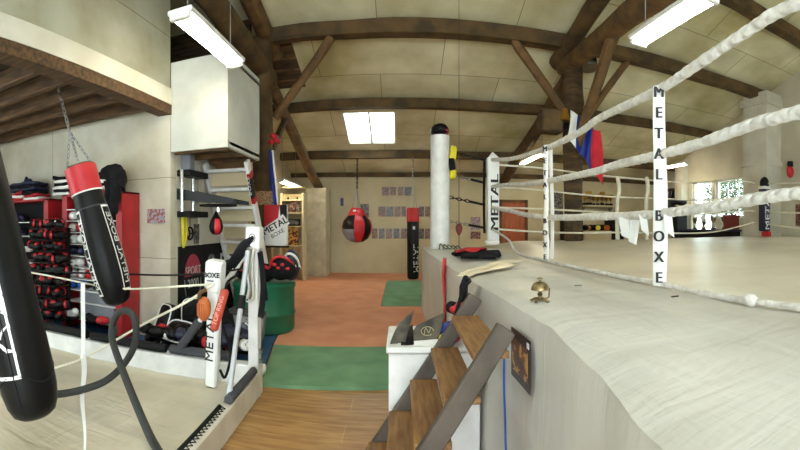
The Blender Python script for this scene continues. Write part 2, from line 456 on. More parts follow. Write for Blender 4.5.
mb = MB(); wall_yz(mb, XR, XR+.25, WINS, YF, YB, True)
struct('wall_right', mb, RIGHTW, smooth=False)
for i, (y0, y1, z0, z1) in enumerate(WINS):
    f = MB(); t = .045; xm = XR+.12
    f.ab(xm-.03, xm+.03, y0, y0+t, z0, z1); f.ab(xm-.03, xm+.03, y1-t, y1, z0, z1)
    f.ab(xm-.03, xm+.03, y0, y1, z0, z0+t); f.ab(xm-.03, xm+.03, y0, y1, z1-t, z1)
    n = max(1, round((y1-y0)/.48))
    for k in range(1, n): f.ab(xm-.02, xm+.02, y0+(y1-y0)*k/n-.015, y0+(y1-y0)*k/n+.015, z0, z1)
    for k in range(1, 3): f.ab(xm-.015, xm+.015, y0, y1, z0+(z1-z0)*k/3-.01, z0+(z1-z0)*k/3+.01)
    o = struct('window_%d' % (i+2), f, PAINTW, smooth=False)
    MB().ab(xm-.004, xm+.004, y0+.02, y1-.02, z0+.02, z1-.02).build('pane', GLASS, o, smooth=False)
    MB().ab(XR-.05, XR+.1, y0-.03, y1+.03, z0-.04, z0).build('window_sill', PAINTW, o, smooth=False)
# walls behind the camera and far left
mb = MB()
mb.ab(XL-.15, -2.6, YF-.15, YF, 0, 3.6); mb.ab(3.4, XR+.25, YF-.15, YF, 0, 3.6); mb.ab(-2.6, 3.4, YF-.15, YF, 3.0, 3.6)
struct('wall_front', mb, WHITE, smooth=False)
mb = MB(); mb.ab(-2.6, -2.5, YF-.12, YF+.02, 0, 3.0); mb.ab(3.3, 3.4, YF-.12, YF+.02, 0, 3.0); mb.ab(-2.6, 3.4, YF-.12, YF+.02, 2.9, 3.0)
struct('added_door_1', mb, PAINTW, smooth=False)  # unseen doorway added behind the camera so daylight brightens the foreground
LW = [(-2.6, 1.6, 0.9, 2.7)]
mb = MB(); wall_yz(mb, XL-.25, XL, LW, YF, YB, False)
mb.prism([(XL-.25, YF, 3.0), (XL-.25, YB, 3.0), (XL-.25, YB, roofz(YB)+.05), (XL-.25, 3.5, roofz(3.5)+.05), (XL-.25, YF, roofz(YF)+.05)], (.25, 0, 0))
struct('wall_left', mb, WHITE, smooth=False)
y0, y1, z0, z1 = LW[0]
f = MB()
for a, b_, c, d in ((y0, y1, z0, z0+.05), (y0, y1, z1-.05, z1), (y0, y0+.05, z0, z1), (y1-.05, y1, z0, z1), (-1.2, -1.16, z0, z1), (.2, .24, z0, z1)): f.ab(XL-.15, XL-.09, a, b_, c, d)
o = struct('window_6', f, PAINTW, smooth=False)
MB().ab(XL-.124, XL-.116, y0+.03, y1-.03, z0+.03, z1-.03).build('pane', GLASS, o, smooth=False)
# partition behind the racks, side walls of the recess
MB_ = MB().ab(XL, -2.8, 4.6, 4.75, 0, 3.05)
struct('wall_partition', MB_, PANEL, smooth=False)
struct('wall_recess', MB().ab(-2.9, -2.8, 4.75, 7.4, 0, 3.3), WHITE, smooth=False)
struct('wall_side', MB().ab(-3.4, -3.3, 7.4, YB, 0, 4.6), CREAM, smooth=False)
struct('wall_return', MB().ab(-3.4, -2.8, 7.4, 7.5, 0, 3.3), CREAM, smooth=False)
# mezzanine: fascia, boards, joists
mb = MB(); pts = [(-2.9, YF, 3.02), (-2.9, 4.6, 3.02), (-2.9, 4.6, roofz(4.6)+.02), (-2.9, 3.5, roofz(3.5)+.02), (-2.9, YF, roofz(YF)+.02)]
mb.prism(pts, (.1, 0, 0))
struct('wall_loft', mb, FASCIA, smooth=False)
mb = MB().ab(-2.82, -2.77, YF, 4.6, 3.02, 3.22)
struct('trim_1', mb, WHITE, smooth=False)
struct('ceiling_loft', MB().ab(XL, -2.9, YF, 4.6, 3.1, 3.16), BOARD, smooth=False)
struct('trim_2', MB().ab(-2.98, -2.78, YF, 4.6, 2.9, 3.02), JOIST, smooth=False)
ys = [4.35, 3.85, 3.42, 3.0, 2.6, 2.12, 1.5, .9, .3, -.4, -1.1, -1.8, -2.5]
j0 = None
for y in ys:
    o = MB().ab(XL, -2.99, y-.045, y+.045, 2.93, 3.1, bev=.01).build('joist', JOIST, smooth=False)
    o['kind'] = 'structure'
# attic boards above the recess
struct('wall_attic', MB().ab(-7.1, -2.6, 6.95, 7.05, 3.3, roofz(7)+.02), DARKWOOD, smooth=False)

# beams under the roof
def beam(Y, z, x0, x1, w, h, m=LOG, name='roof_beam', sag=.0):
    n = 14; mb = MB()
    pts = [(x0+(x1-x0)*k/n, Y+.02*noise.noise(Vector((k*.7, Y, 0))), z+.035*noise.noise(Vector((k*.5, Y, 3)))) for k in range(n+1)]
    mb.tube(pts, [math.hypot(w, h)/2*.92]*(n+1), seg=4, wob=.06)
    # turn the four-sided section so that it sits square
    c = Vector((0, Y, z))
    for v in mb.b.verts:
        a = PI/4; dy, dz = v.co.y-Y, v.co.z-z
        v.co.y = Y+(dy*math.cos(a)-dz*math.sin(a))*(w/math.hypot(w, h)*1.41); v.co.z = z+(dy*math.sin(a)+dz*math.cos(a))*(h/math.hypot(w, h)*1.41)
    es = [e for e in mb.b.edges if abs((e.verts[0].co-e.verts[1].co).x) > .2]
    bmesh.ops.bevel(mb.b, geom=es, offset=.03, segments=2, affect='EDGES')
    o = mb.build(name, m); o['kind'] = 'structure'; return o
beam(7.2, 4.86, -2.5, 8.7, .26, .27)
beam(9.2, 4.14, -3.3, 8.7, .22, .22)
beam(11.3, 3.38, -3.3, 8.7, .20, .22)
beam(5.35, 5.55, -2.5, 8.7, .26, .26)
beam(12.45, 2.98, -3.3, 8.7, .12, .14)
def log(name, p0, p1, r0, r1, m=LOG, seg=9, n=8, wob=.16, bend=0.05):
    p0, p1 = Vector(p0), Vector(p1)
    pts = []
    for k in range(n+1):
        p = p0.lerp(p1, k/n); q = p*0.9
        pts.append(p+Vector((noise.noise(q), noise.noise(q+Vector((9, 0, 0))), noise.noise(q+Vector((0, 9, 0)))))*bend*min(1, k, n-k))
    o = MB().tube(pts, [r0+(r1-r0)*k/n for k in range(n+1)], seg=seg, wob=wob).build(name, m)
    o['kind'] = 'structure'; return o
log('post', (-2.45, 7.2, 0), (-2.45, 7.2, 4.85), .19, .19, LOG)
log('post', (3.12, 7.2, 0), (3.14, 7.2, 4.8), .17, .2, DARKWOOD)
log('tie_beam', (-2.45, 7.6, 4.25), (-2.45, 2.6, 4.75), .17, .2)
log('tie_beam', (3.08, 7.5, 4.5), (3.12, 2.6, 4.40), .17, .19, LOG2)
log('rafter', (-2.35, 7.7, 4.75), (-2.3, 3.6, 5.75), .15, .16, LOG2)
log('rafter', (3.0, 7.7, 4.65), (3.0, 3.8, 5.45), .15, .16)
log('rafter', (-2.4, 7.3, 4.2), (-2.3, 12.5, 2.25), .12, .12, LOG2)
log('rafter', (3.1, 7.3, 4.25), (3.1, 12.5, 2.75), .15, .15, LOG)
log('brace', at(275, 118, 7.2), at(331, 38, 7.2), .075, .085, LOG2, bend=.02)
log('brace', at(566, 116, 7.2), at(514, 40, 7.2), .08, .09, LOG2, bend=.02)
log('brace', at(582, 124, 7.2), at(627, 62, 7.2), .06, .07, LOG2, bend=.02)
log('brace', (3.12, 7.1, 2.75), (3.1, 5.55, 4.4), .085, .1, LOG2, bend=.03)
log('brace', (-2.4, 7.6, 2.9), (-2.35, 8.5, 3.75), .06, .07, LOG, bend=.01)
# open patch in the roof boards beside the left post
mb = MB(); slab(mb, -2.95, -2.0, 7.45, 8.75, -.012); o = struct('trim_3', mb, DARKWOOD, smooth=False)
for k in range(4):
    m_ = MB(); y = 7.6+k*.3; m_.bar((-2.95, y, roofz(y)-.035), (-2.0, y, roofz(y)-.035), .05, .03); m_.build('lath', LOG2, o, smooth=False)
# chimney block in the far right corner
mb = MB().ab(8.1, 8.7, 6.8, 7.6, 0, roofz(7.6)-.0).ab(8.04, 8.7, 6.74, 7.66, 3.0, 3.12).ab(8.04, 8.7, 6.74, 7.66, 4.55, 4.75)
struct('wall_chimney', mb, WHITE, smooth=False)
struct('wall_pilaster', MB().ab(8.4, 8.7, 10.6, 10.95, 0, 3.4), WHITE, smooth=False)
# door in the back wall
p0, p1 = at(502, 202, 12.55), at(525, 202, 12.55)
mb = MB().ab(p0.x-.08, p0.x, 12.5, 12.6, 0, 2.25).ab(p1.x, p1.x+.08, 12.5, 12.6, 0, 2.25).ab(p0.x-.08, p1.x+.08, 12.5, 12.6, 2.17, 2.25)
d = struct('door_2', mb, LOG2, smooth=False)
MB().ab(p0.x, p1.x, 12.53, 12.58, 0.02, 2.17, bev=.01).ab(p0.x+.1, p1.x-.1, 12.515, 12.54, 1.2, 2.0, bev=.01).ab(p0.x+.1, p1.x-.1, 12.515, 12.54, .2, 1.05, bev=.01).build('door_leaf', DOORW, d, smooth=False)
MB().ell((p1.x-.07, 12.49, 1.05), (.03, .03, .03)).build('door_handle', BRASS, d)
# floor mats: each its own piece
def floor_mat(name, poly, h, m, label, edge=None):
    mb = MB(); mb.use(m).prism([(x, y, .001) for x, y in poly], (0, 0, h)); o = mb.build(name, None, smooth=False); return tag(o, label, 'mat')
floor_mat('green_mat', [(-1.25, 3.66), (.5, 3.86), (.5, 5.08), (-1.5, 4.88)], .035, GREEN, 'green foam floor mat beside the wood floor at the foot of the aisle')
floor_mat('orange_mat', [(-1.52, 4.9), (.42, 5.1), (.42, 7.5), (-.35, 7.5), (-.35, 10.9), (3.5, 10.9), (3.5, 12.55), (-3.2, 12.55), (-3.2, 9.6), (-1.74, 6.3)], .03, ORANGE, 'large orange mat covering the floor up to the back wall')
floor_mat('green_mat', [(-.34, 7.52), (.42, 7.52), (.42, 8.6), (3.5, 8.6), (3.5, 10.88), (-.34, 10.88)], .033, GREEN, 'green mat on the floor below the hanging long bag')
floor_mat('red_mat', [(-1.75, 6.3), (-3.2, 9.55), (-3.2, 7.5), (-2.75, 6.3)], .028, BRICKMAT, 'dark brick red mat patch beside the green drum')
floor_mat('blue_mat', [(-2.75, 3.75), (-1.3, 3.75), (-1.54, 4.95), (-1.76, 6.28), (-2.75, 6.28)], .03, BLUEMAT, 'blue mat between the green drum and the green mat')
floor_mat('blue_mat', [(-5.4, 3.75), (-2.8, 3.75), (-2.8, 4.55), (-5.4, 4.55)], .03, BLUEMAT, 'blue mat strip along the panelled wall under the glove racks')

# lights: each a housing with two tubes
def fluoro(name, p0, p1, label, w=.2, chain=True):
    p0, p1 = Vector(p0), Vector(p1); c = (p0+p1)/2
    t = thing('ceiling_light', label, 'ceiling light', c)
    d = (p1-p0).normalized(); sd = d.cross(Vector((0, 0, 1))).normalized()
    MB().bar(p0+Vector((0, 0, .045)), p1+Vector((0, 0, .045)), w, .05, bev=.01).build('housing', PAINTW, t, smooth=False)
    for s in (-1, 1):
        o = sd*s*w*.27
        MB().cyl(p0+d*.05+o, p1-d*.05+o, .019, seg=10).build('light_tube', TUBE, t)
    for q in (p0+d*.02, p1-d*.02):
        MB().box(q, (.05, w*.8, .06) if abs(d.x) > .7 else (w*.8, .05, .06), bev=.008).build('end_cap', PAINTW, t, smooth=False)
    for q in (p0+d*.15, p1-d*.15):
        MB().tube([q+Vector((0, 0, .06)), Vector((q.x, q.y, roofz(q.y)-.01))], .006, 6).build('hanging_wire', STEEL, t)
    return t
fluoro('', (-1.8, 3.1, 3.28), (-1.8, 4.36, 3.28), 'bright twin tube light nearest on the left, above the left ring', .24)
fluoro('', (2.4, 2.62, 3.42), (2.4, 3.78, 3.42), 'bright twin tube light nearest on the right, above the big ring', .24)
fluoro('', (3.4, 9.5, 3.2), (3.4, 11.4, 3.2), 'twin tube light seen just right of the top of the left corner pad', .2)
fluoro('', (7.6, 9.3, 3.22), (7.6, 10.5, 3.22), 'twin tube light at far right, over the window wall')
fluoro('', (-2.75, 9.4, 2.5), (-2.75, 11.0, 2.48), 'low twin tube light at far left by the shelf unit')
fluoro('', (-5.2, .3, 2.85), (-5.2, 1.5, 2.85), 'twin tube light under the loft joists')
# ================================================================ THE BIG RING
ZD = 1.1
EDGE = [(-1.2, .42), (0, .43), (.5, .435), (.69, .47), (1.05, .535), (1.6, .59), (2.35, .57), (2.8, .53), (4.5, .46), (6.7, .40), (7.4, .40)]
def edge_x(y):
    for (a, xa), (b, xb) in zip(EDGE, EDGE[1:]):
        if a <= y <= b: t = (y-a)/(b-a); t = t*t*(3-2*t)*.5+t*.5; return xa+(xb-xa)*t
    return EDGE[0][1] if y < 0 else EDGE[-1][1]
RX, RB, RR, RN = 1.53, 6.9, 7.95, -.4       # rope lines: left, back, right, near
def crease(x, y):
    return .010*noise.noise(Vector((x*1.6+y*.8, y*.9-x*.5, 0)))+.008*noise.noise(Vector((x*2.4+y*3.2, y*5.5-x*1.5, 4)))
def deckz(x, y):
    t = max(0, min(1, (y-2.2)/4.2)); t = t*t*(3-2*t)
    s = max(0, min(1, (x-RX)/.5))
    e = max(0, min(1, (x-edge_x(y))/.05))
    return ZD+.085*t*s+crease(x, y)-.018*(1-e)**2
ring = thing('ring_platform', 'big raised boxing ring platform covered in white canvas, filling the right side', 'boxing ring', (.45, 3, 0))
XE = 8.35
def apron_top(u, v):
    y = -1.2+8.6*v; x0 = edge_x(y); x = x0+(RX-x0)*u**.8; return (x, y, deckz(x, y))
MB().sheet(apron_top, 26, 190).build('apron_top', APRON, ring, angle=80)
MB().sheet(lambda u, v: (RX+(XE-RX)*u, -1.2+8.6*v, deckz(RX+(XE-RX)*u, -1.2+8.6*v)), 90, 110).build('ring_canvas', CANVAS, ring, angle=80)
def apron_side(u, v):
    y = -1.2+8.6*v; x = edge_x(y)
    sw = .018*noise.noise(Vector((y*2.2, u*1.2, 2)))*min(1, u*5)+.008*noise.noise(Vector((y*7, u*2, 5)))*min(1, u*5)
    zt = deckz(x, y); return (x-.012*math.sin(min(u*14, PI/2))+sw-.012*u, y, zt-u*(zt-.01))
MB().sheet(apron_side, 26, 200).build('apron_skirt', APRON, ring, angle=80)
MB().sheet(lambda u, v: (.4+(XE-.4)*v, 7.4+.01*math.sin(v*60), deckz(.4+(XE-.4)*v, 7.4)-u*1.1), 8, 80).build('rear_skirt', APRON, ring)
MB().sheet(lambda u, v: (XE, -1.2+8.6*v, deckz(XE, -1.2+8.6*v)-u*1.1), 4, 110).build('side_skirt', APRON, ring)
MB().sheet(lambda u, v: (.42+(XE-.42)*v, -1.2, deckz(.42+(XE-.42)*v, -1.2)-u*1.1), 4, 80).build('front_skirt', APRON, ring)
fr = MB()
for y in (-.8, 1, 2.8, 4.6, 6.4, 7.2):
    for x in (.8, 2.6, 4.4, 6.2, 8.0): fr.ab(x-.04, x+.04, y-.04, y+.04, 0, 1.0)
    fr.ab(.6, 8.2, y-.03, y+.03, .94, 1.02)
fr.build('steel_frame', STEEL, ring, smooth=False)

# white padded outer post at the left rear corner
c = at(440, 250, 6.75); CX, CY = c.x, 6.75
t = thing('ring_post', 'tall thick white tube post at the rear left corner of the big ring', 'ring post', (CX, CY, ZD))
MB().lathe([(.158, 0), (.158, .3), (.155, 1.0), (.152, 1.82)], (CX, CY, ZD), seg=24).build('tube', PAINTW, t)
MB().lathe([(.153, .01), (.153, .012)], (CX, CY, ZD+1.81), seg=24).build('top_plate', STEEL, t)
h = thing('head_guard', 'black head guard sitting on top of the thick white ring post', 'head guard', (CX, CY, ZD+1.83))
b_ = MB(); b_.ell((CX, CY, ZD+1.9), (.145, .15, .115), wob=.25); b_.build('shell', BLACK, h)
MB().tube([(CX-.1, CY-.13, ZD+1.86), (CX, CY-.165, ZD+1.88), (CX+.1, CY-.13, ZD+1.86)], .022, 8, smooth=4).build('face_bar', BLACK, h)
MB().box((CX+.1, CY-.11, ZD+1.87), (.05, .03, .07), bev=.008).build('side_patch', RED, h)
# yellow and black gloves strapped to that post
t = thing('focus_mitts', 'yellow and black mitts hanging on the thick white post', 'mitts', (CX+.2, CY-.05, 2.4))
g = at(453, 152, 6.72)
MB().box((g.x, g.y, g.z-.02), (.11, .09, .24), rot=Euler((0, .12, .3)), bev=.03, seg=2).build('upper_mitt', YELLOW, t)
MB().box((g.x-.02, g.y-.02, g.z-.2), (.1, .09, .2), rot=Euler((0, -.15, .1)), bev=.03, seg=2).build('strap_pad', BLACKC, t)
MB().box((g.x, g.y, g.z-.36), (.1, .08, .16), rot=Euler((0, .2, .5)), bev=.03, seg=2).build('lower_mitt', YELLOW, t)
t = thing('strap_bundle', 'small grey green bundle of straps at the foot of the thick white post', 'straps', (CX+.1, CY-.25, ZD))
for k in range(5):
    x = CX-.03+.06*k
    o = MB().tube([(x, CY-.2, ZD+.004), (x+.01, CY-.23, ZD+.09-.012*k), (x+.05, CY-.25, ZD+.05), (x+.1, CY-.27, ZD+.008)], .011, 6, smooth=4).build('strap', mat('grey_green_webbing', (110, 108, 84), .8), t)

# corner pads
def corner_pad(x, y, z0, z1, w, word, label, matp=PURE, name='corner_pad', facing=-PI/2, lean=0):
    t = thing(name, label, 'corner pad', (x, y, z0))
    MB().box((x, y, (z0+z1)/2), (w, w*.75, z1-z0), bev=.025, seg=2).build('pad', matp, t)
    return t
PX_ = RX+.02
t = corner_pad(PX_, RB, 1.17, 2.62, .2, 'METAL', 'white corner pad with black upright lettering beside the thick white post')
MB().prism([(PX_-.1, RB-.08, 2.6), (PX_+.1, RB-.08, 2.6), (PX_, RB+.02, 2.72)], (0, .02, 0)).build('peak', PURE, t)
MB().ab(PX_-.13, PX_+.1, RB-.1, RB+.08, 1.15, 1.24, bev=.025).build('foot_pad', PURE, t)
MB().text('METAL', .25, lambda x, y, z: Vector((PX_+.02-y*.75, RB-.078-z, 1.85+x*1.25))).text('METAL', .25, lambda x, y, z: Vector((PX_+.02-y*.75, RB-.079-z, 1.865+x*1.25))).build('lettering', INK, t, smooth=False)
MB().tube([(PX_-.16, RB-.08, 1.35), (PX_-.17, RB-.08, 1.9), (PX_-.16, RB-.08, 2.55)], .022, 6, smooth=3).build('side_strap', BLACKC, t)
# turnbuckle chains between the thick post and the corner pad
def chain(mb, p0, p1, n, r=.007, w=.02):
    p0, p1 = Vector(p0), Vector(p1); d = (p1-p0)
    L = d.length/n; dn = d.normalized()
    a = Vector((0, 0, 1)) if abs(dn.z) < .8 else Vector((1, 0, 0)); s1 = dn.cross(a).normalized(); s2 = s1.cross(dn)
    for k in range(n):
        c = p0+d*(k+.5)/n; s = s1 if k % 2 else s2
        pts = [c+dn*L*.68*math.cos(q)+s*w*math.sin(q) for q in [2*PI*i/10 for i in range(11)]]
        mb.tube(pts, r, 5, cap=False)
    return mb
for i, (xa, ya, xb, yb, w) in enumerate(((455, 153, 485, 160, 'topmost'), (453, 175, 485, 183, 'second from the top'), (449, 197, 485, 205, 'third from the top'), (448, 221, 485, 228, 'lowest'))):
    a, b_ = at(xa, ya, 6.75), at(xb, yb, 6.88)
    t = thing('turnbuckle_chain', 'dark steel chain tying the corner pad to the thick white post, '+w, 'chain', a, group='turnbuckle chains at the rear left ring corner')
    m = a.lerp(b_, .55)
    chain(MB(), a, m, 5, .008, .022).build('chain_links', STEEL if i % 2 else BLACKM, t)
    MB().cyl(m, b_, .02, seg=8).build('turnbuckle', BLACKM, t)
# far right pad
ax, ay = 7.93, 6.72
t = thing('corner_pad', 'black and white corner pad with lettering at the rear right ring corner by the chimney', 'corner pad', (ax, ay, 1.19))
MB().box((ax, ay, 1.87), (.24, .2, 1.1), bev=.03, seg=2).build('pad', NAVY, t)
MB().ell((ax, ay, 2.5), (.13, .11, .17)).build('pad_cap', BLACK, t)
MB().ab(ax-.123, ax+.123, ay-.103, ay+.103, 2.36, 2.43).build('white_band', PURE, t)
MB().ab(ax+.0, ax+.12, ay-.12, ay+.1, 1.19, 1.32, bev=.01).build('red_tip', RED, t)
R_ = Matrix.Rotation(-.85, 3, 'Z')
MB().text('METAL', .27, lambda x, y, z: Vector((ax-y*.8, ay-.104-z, 1.82+x*1.15))).build('lettering', PURE, t, smooth=False)
for y in (RN,):
    for x, w in ((RX, 'left'), (RR, 'right')):
        t = thing('corner_pad', 'white corner pad at the near %s ring corner' % w, 'corner pad', (x, y, ZD))
        MB().box((x, y, 1.9), (.2, .2, 1.56), bev=.03, seg=2).build('pad', PURE, t)

# ropes
def rope(pts, r, m, label, wrap=False, group='ring ropes of the big ring', knots=7):
    pts = [Vector(p) for p in pts]
    pp, _ = catmull(pts, .1, 14)
    # resample
    out = [pp[0]]; step = .016 if wrap else .12
    for p in pp[1:]:
        while (p-out[-1]).length > step: out.append(out[-1]+(p-out[-1]).normalized()*step)
    n = len(out)
    if wrap: rs = [r*(1+.055*math.sin(k*1.3)+.10*noise.noise(Vector((k*.13, r*50, len(label))))) for k in range(n)]
    else: rs = r
    mb = MB(); mb.tube(out, rs, 10 if wrap else 7, wob=.07 if wrap else 0, wf=22)
    o = mb.build('ring_rope', m, angle=80)
    return tag(o, label, 'ring rope', group)
def L(x, y): return atX(x, y, RX)
near = lambda z: (RX, RN, z)
rope([(RX, RB, 2.58), L(510, 159), L(527, 155), L(548, 148), L(580, 132), L(600, 118), L(655, 92), L(700, 63), L(760, 23), L(787, 8), near(2.55)], .030, ROPEW, 'white taped rope, highest along the near side of the big ring', True)
rope([(RX, RB, 2.13), L(512, 184.5), L(527, 184), L(553, 180), L(593, 172), L(620, 164), L(651, 157), L(700, 143.5), L(760, 122), L(800, 112), near(2.08)], .030, ROPEW, 'white taped rope, second from the top along the near side of the big ring', True)
rope([(RX, RB, 1.78), L(510, 211), L(527, 215), L(552, 217.5), L(588, 217), L(620, 216), L(652, 214.5), L(700, 208.5), L(727, 205), L(800, 193), near(1.68)], .030, ROPEW, 'white taped rope, third from the top along the near side of the big ring', True)
def onD(x, y, dz=.022): return (x, y, deckz(x, y)+dz)
rope([(RX, RB, 1.42), L(508, 239.5), onD(RX-.03, 5.2, .03), onD(RX-.03, 4.2, .02), onD(RX-.04, 3.4), onD(RX-.02, 2.7), onD(RX, 2.2), onD(RX-.02, 1.6), onD(RX, 1.05), onD(RX, .4), near(1.2)], .017, ROPEW, 'slack bottom rope lying on the canvas along the near side of the big ring', True)
def B(x, y): return at(x, y, RB)
rope([(RX, RB, 2.5), B(540, 168), B(580, 173), B(617, 177), B(660, 181), B(700, 182.5), B(743, 181), (7.85, RB, 2.5)], .017, CREAMR, 'thin cream rope, highest along the far side of the big ring')
rope([(RX, RB, 2.12), B(540, 190), B(580, 194.5), B(617, 197), B(660, 198.5), B(700, 200), B(743, 198), (7.85, RB, 2.12)], .017, CREAMR, 'thin cream rope, second from the top along the far side of the big ring')
rope([(RX, RB, 1.78), B(540, 209), B(580, 211), B(617, 213), B(660, 214), B(700, 214.5), B(743, 211), (7.85, RB, 1.8)], .017, CREAMR, 'thin cream rope, third from the top along the far side of the big ring')
rope([(RX, RB, 1.42), B(540, 232), B(580, 233), B(617, 232.5), B(660, 233), B(700, 233), B(725, 230), (7.85, RB, 1.56)], .017, CREAMR, 'thin cream rope, lowest along the far side of the big ring')
for i, (z, zm, w) in enumerate(((2.5, 2.42, 'topmost'), (2.12, 2.05, 'second from the top'), (1.8, 1.72, 'third from the top'), (1.5, 1.3, 'lowest'))):
    rope([(RR, RB-.25, z), (RR, 4.5, zm), (RR, 2, zm), (RR, RN, z)], .017, CREAMR, 'thin cream rope on the far right side of the big ring, '+w, group='right side ring ropes')
# rope ball stop on the slack rope
o = MB().ell(onD(RX-.02, 1.37, .03), (.035, .04, .034), wob=.2).build('rope_knot', ROPEW); tag(o, 'round tape knot around the slack rope lying on the canvas', 'knot')
# spacers
def spacer(x, y, z0, z1, w, word, label, step, size, face=0.0, m=PURE, top=None, th=.022):
    t = thing('rope_spacer', label, 'rope spacer', (x, y, z0), face, 'rope spacers of the big ring')
    ca, sa = math.cos(face), math.sin(face)
    def P(u, d, z): return Vector((x+u*ca-d*sa, y+u*sa+d*ca, z))
    n = 24
    def fr(u, v):
        a = (u-.5)*2
        return P(a*w/2*(1+.08*math.sin(v*9)), -.05+.012*a*a+.006*math.sin(v*14), z0+(z1-z0)*v)
    MB().sheet(fr, 4, n, .006).build('front_strap', m, t, angle=60)
    MB().sheet(lambda u, v: P((u-.5)*w*.7+w*.35+.01*math.sin(v*5), .04, z0+(z1-z0)*v), 3, n, .005).build('rear_strap', m, t, angle=60)
    if word:
        for k, ch in enumerate(word):
            if ch == ' ': continue
            zc = top-step*k
            mb = MB(); mb.text(ch, size, lambda a, b, c, zc=zc: P(a*.9-.004, -.062-c, zc+b)).text(ch, size, lambda a, b, c, zc=zc: P(a*.9+.004, -.0635-c, zc+b))
            mb.build('letter', INK, t, smooth=False)
    return t
f1 = -math.atan2(1.53, 2.19)
spacer(RX-.0, 2.16, ZD+.015, 2.36, .070, 'METAL BOXE', 'white rope spacer strap with stacked black letters standing nearest on the big ring', .127, .095, f1, top=2.31)
spacer(RX, 4.16, ZD+.03, 2.33, .058, 'METAL BOXE', 'white lettered rope spacer strap midway between the nearest one and the first corner pad', .125, .075, -.9, top=2.28)
a = B(617, 179)
for px, w in ((617, 'left'), (646, 'right')):
    a, b_ = B(px, 177), B(px, 241)
    t = thing('rope_spacer', 'plain cream rope spacer on the far side ropes, the %s one of the two' % w, 'rope spacer', (a.x, RB, 1.19), group='rope spacers of the big ring')
    MB().tube([(a.x, RB-.02, a.z), (a.x+.03, RB-.03, a.z-.25), (a.x-.01, RB-.02, a.z-.5), (a.x, RB-.03, b_.z+.03)], .04, 6, smooth=5, wob=.2).build('strap', CREAMR, t)
# white tape ends and rag dangling from the third rope
o = MB(); q = L(624, 220); o.sheet(lambda u, v: (q.x+(.14*u*(1-.35*v)-.06+.03*v)*.86-.0, q.y-.05-(.19*u*(1-.35*v)-.09)*.5+.02*math.sin(u*12), q.z+.02-.16*v*(.75+.5*u)), 12, 10, .004)
o = o.build('rag', PURE, angle=80); tag(o, 'white rag hung over the third rope left of the nearest spacer', 'rag')
for px, w in ((640, 'left of the nearest spacer'), (664, 'just right of the nearest spacer')):
    q = L(px, 218)
    o = MB().sheet(lambda u, v: (q.x-.04+.04*u+.02*v, q.y-.05-.03*u, q.z+.02-.1*v-.04*v*u), 4, 8, .003).build('tape_end', PURE, angle=80)
    tag(o, 'loose end of white tape dangling from the third rope '+w, 'tape')
# flag on the right post
q = at(583, 108, 6.9)
t = thing('flag', 'blue, white and red flag hanging beside the right wooden post', 'flag', (q.x, q.y, q.z))
def flagf(a, b_):
    def f(u, v):
        w = a+(b_-a)*u
        return (q.x-.28+.62*w+.10*v*(w-.5)+.03*math.sin(w*14+v*3), 6.82+.06*math.sin(w*17+v*2), q.z-.05-(.35+1.0*v)*(.55+.45*w)*(.75+.3*w)+.02*math.sin(w*20)+(.35-.35*w)*(1-v)*.3)
    return f
MB().sheet(flagf(.2, .68), 14, 14, .004).build('blue_band', BLUE, t, angle=80)
MB().sheet(flagf(0, .2), 5, 14, .004).build('white_band', PURE, t, angle=80)
MB().sheet(flagf(.68, .93), 12, 14, .004).build('red_band', mat('flag_red', (210, 40, 56), .8), t, angle=80)
MB().cyl((q.x-.05, 6.82, q.z+.28), (q.x+.03, 6.8, q.z-.5), .012, seg=8).build('pole', LOG2, t)
# round black flue and brass horn by the right post
q = at(589, 68, 7.55)
t = thing('flue_pipe', 'short black round flue hanging from the roof next to the right post', 'flue', q)
MB().lathe([(.17, 0), (.17, .34)], q, frame_of((.0, .2, 1)), seg=20).build('pipe', BLACKM, t)
MB().lathe([(.18, -.01), (.185, 0), (.185, .05), (.17, .05)], q, frame_of((.0, .2, 1)), seg=20).build('rim', STEEL, t)
q = at(565, 117, 6.95)
t = thing('brass_bell', 'small brass bell fixed beside the right wooden post', 'bell', q)
MB().lathe([(.015, .16), (.05, .14), (.075, .02), (.11, -.06), (.115, -.07), (.1, -.07)], q, seg=18).build('dome', GOLD, t)
MB().bar(q+Vector((0, 0, .16)), q+Vector((.1, .2, .16)), .03, .03).build('bracket', BLACKM, t)
q = at(550, 122, 7.1)
t = thing('speaker_box', 'brown wooden box mounted left of the right wooden post', 'box', q)
MB().box(q, (.4, .3, .4), bev=.01).build('cabinet', DARKWOOD, t, smooth=False)
MB().box(q+Vector((0, -.155, 0)), (.34, .02, .34)).build('front_panel', LOG, t, smooth=False)
MB().bar(q+Vector((.2, .05, 0)), (3.12, 7.2, q.z), .06, .06).build('bracket', BLACKM, t)

# brass table bell
q = atZ(540, 302, ZD); q.z = deckz(q.x, q.y)
t = thing('desk_bell', 'antique brass striking bell standing on the ring apron', 'bell', q)
S = .95
MB().lathe([(.012*S, .012), (.01*S, .03), (.016*S, .038), (.01*S, .048), (.007*S, .06), (.007*S, .075)], q, seg=12).build('stem', BRASS, t)
MB().lathe([(.048*S, .062), (.0485*S, .066), (.045*S, .08), (.036*S, .093), (.02*S, .102), (.006*S, .105), (.006*S, .113), (.016*S, .117), (.016*S, .121), (.004*S, .126)], q, seg=24).build('dome', BRASS, t)
for k in range(4):
    a = PI/4+k*PI/2; d = Vector((math.cos(a), math.sin(a), 0))
    MB().tube([q+Vector((0, 0, .014)), q+d*.025+Vector((0, 0, .016)), q+d*.045+Vector((0, 0, .006)), q+d*.055+Vector((0, 0, .008))], [.008, .008, .007, .004], 7, smooth=3).build('foot', BRASS, t)
MB().tube([q+Vector((.01, -.0, .018)), q+Vector((.045, -.0, .02)), q+Vector((.05, 0, .05)), q+Vector((.052, 0, .07))], .004, 6, smooth=4).build('striker_arm', BRASS, t)
